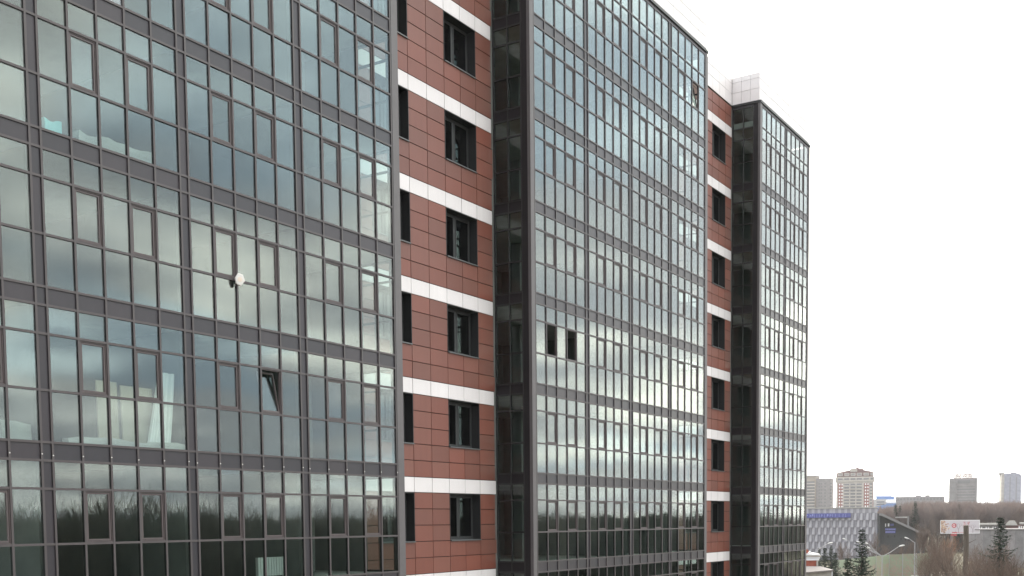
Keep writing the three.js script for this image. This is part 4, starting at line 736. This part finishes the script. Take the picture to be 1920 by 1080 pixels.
{
  // corniced red and white house at the foot of the far bay
  const D = 118, o = local('corniced_house', 'red house with a white stepped cornice below the far glass bay', 'house', 1525, D, 0.15), p = spot(1525, D), px = wOf(1525, 1526, D), H = (v) => hOf(1525, v, D), xr = 12.5 * px;
  mesh('wall', boxGeo(-60 * px, 0, -8, xr - 3 * px, H(1050), 0), S.redTrim, o);
  for (const [i, [a, b, e]] of [[1038.6, 1041, 3.2], [1041.6, 1044.4, 5.6], [1044.9, 1047.2, 3.8], [1047.6, 1050.6, 2.2]].entries()) mesh('cornice_course', boxGeo(-60 * px, H(b), -8, xr + (e - 3) * px, H(a), e * px * 0.5), i === 1 ? S.cream : S.signWhite, o);
  mesh('pilaster', boxGeo(xr - 6 * px, H(1062), 0.01, xr - 3 * px, H(1050.8), 0.16), S.cream, o);
  const rs = new THREE.Shape(); rs.moveTo(-60 * px, H(1038)); rs.lineTo(-4 * px, H(1038)); rs.lineTo(-9 * px, H(1031)); rs.lineTo(-60 * px, H(1029)); rs.closePath(); const g = new THREE.ExtrudeGeometry(rs, { depth: 7, bevelEnabled: false }); g.translate(0, 0.02, -7.5); mesh('roof', g, S.redTrim, o);
  const gs = new THREE.Shape(); gs.moveTo(-10 * px, H(1038.3)); gs.lineTo(-1 * px, H(1038.3)); gs.lineTo(-5.6 * px, H(1033.6)); gs.closePath(); const gg = new THREE.ExtrudeGeometry(gs, { depth: 0.4, bevelEnabled: false }); gg.translate(0, 0.03, -0.35); mesh('pediment', gg, S.signWhite, o);
  // lower annex with a grey pitched roof
  const lr = new THREE.BufferGeometry(), xa = -60 * px, xb = 13.5 * px, xc = 29 * px; const v = [[xa, H(1060), 0.3], [xb, H(1061.5), 0.3], [xc, H(1066), 3.2], [xa, H(1072.5), 3.6]];
  lr.setAttribute('position', new THREE.Float32BufferAttribute([...v.flat(), ...v.map(([x, y, z]) => [x, y - 0.12, z]).flat()], 3)); lr.setIndex([0, 3, 2, 0, 2, 1, 4, 5, 6, 4, 6, 7, 3, 7, 6, 3, 6, 2, 2, 6, 5, 2, 5, 1]); const lrf = lr.toNonIndexed(); lrf.computeVertexNormals(); mesh('annex_roof', lrf, std(lin(0.2, 0.18, 0.18), 0.8), o);
  const aw = new THREE.Shape(); aw.moveTo(xa, 0); aw.lineTo(xc - 1.5 * px, 0); aw.lineTo(xc - 1.5 * px, H(1068.5)); aw.lineTo(xa, H(1075)); aw.closePath(); const ag = new THREE.ExtrudeGeometry(aw, { depth: 2.6, bevelEnabled: false }); ag.translate(0, 0, 0.4); mesh('annex_wall', ag, S.cream, o);
  mesh('downpipe', boxGeo(xc - 3 * px, 0, 3.02, xc - 1.6 * px, H(1069.2), 3.16), S.signWhite, o);
}
// cars on the street
{
  const glassDark = std(lin(0.02, 0.022, 0.025), 0.15), tyre = std(lin(0.02, 0.02, 0.02), 0.9);
  const car = (label, u, D, turn, col, van) => {
    const o = local(van ? 'delivery_van' : 'parked_car', label, van ? 'van' : 'car', u, D, turn, 'vehicles on the street'), paint = new THREE.MeshPhysicalMaterial({ color: col, roughness: 0.35, clearcoat: 0.6 });
    const pr = new THREE.Shape(), cab = new THREE.Shape();
    if (van) { pr.moveTo(-2.6, 0.35); pr.lineTo(2.6, 0.35); pr.lineTo(2.65, 1.1); pr.lineTo(2.1, 1.35); pr.lineTo(1.7, 2.25); pr.lineTo(0.7, 2.3); pr.lineTo(0.7, 2.2); pr.lineTo(-2.6, 2.2); pr.closePath(); } else { pr.moveTo(-2.15, 0.3); pr.lineTo(2.15, 0.3); pr.quadraticCurveTo(2.3, 0.75, 1.95, 0.85); pr.lineTo(1.1, 0.95); pr.lineTo(-1.7, 1.0); pr.quadraticCurveTo(-2.3, 0.95, -2.15, 0.3); pr.closePath(); cab.moveTo(1.05, 0.96); cab.lineTo(0.4, 1.42); cab.quadraticCurveTo(-0.4, 1.55, -1.1, 1.42); cab.lineTo(-1.8, 0.99); cab.closePath(); }
    const g = new THREE.ExtrudeGeometry(pr, { depth: 1.62, bevelEnabled: true, bevelSize: 0.06, bevelThickness: 0.06, bevelSegments: 2 }); g.translate(0, 0, -0.81); mesh('body', g, paint, o);
    if (!van) { const c = new THREE.ExtrudeGeometry(cab, { depth: 1.36, bevelEnabled: true, bevelSize: 0.05, bevelThickness: 0.1, bevelSegments: 2 }); c.translate(0, 0, -0.68); mesh('cabin', c, glassDark, o); const rf = new THREE.BoxGeometry(1.5, 0.05, 1.3); rf.translate(-0.37, 1.53, 0); mesh('roof', rf, paint, o); } else { mesh('cargo_box', boxGeo(-2.75, 2.32, -1.05, 0.6, 3.1, 1.05), std(lin(0.6, 0.56, 0.45), 0.7), o); mesh('windscreen', boxGeo(1.75, 1.4, -0.7, 2.06, 2.1, 0.7), glassDark, o); }
    for (const x of [-1.35, 1.35]) for (const z of [-0.72, 0.72]) { const w = new THREE.CylinderGeometry(0.33, 0.33, 0.22, 16); w.rotateX(Math.PI / 2); const m = mesh('wheel', w, tyre, o); m.position.set(x * (van ? 1.2 : 1), 0.33, z); }
    for (const z of [-0.6, 0.6]) mesh('headlight', boxGeo(van ? 2.62 : 2.0, 0.62, z - 0.18, van ? 2.74 : 2.2, 0.8, z + 0.18), S.signWhite, o);
  };
  car('white car on the street below the green barrier, leftmost of the vehicles', 1685, 208, 0.15, lin(0.75, 0.75, 0.75)); car('white car beside the slender bare tree', 1722, 224, 0.1, lin(0.7, 0.7, 0.72)); car('silver car between the two bare trees on the street', 1748, 226, 0.2, lin(0.4, 0.4, 0.42));
  car('cream delivery van under the billboard', 1778, 206, 0.3, lin(0.72, 0.68, 0.58), true);
}

renderer.render(scene, camera);
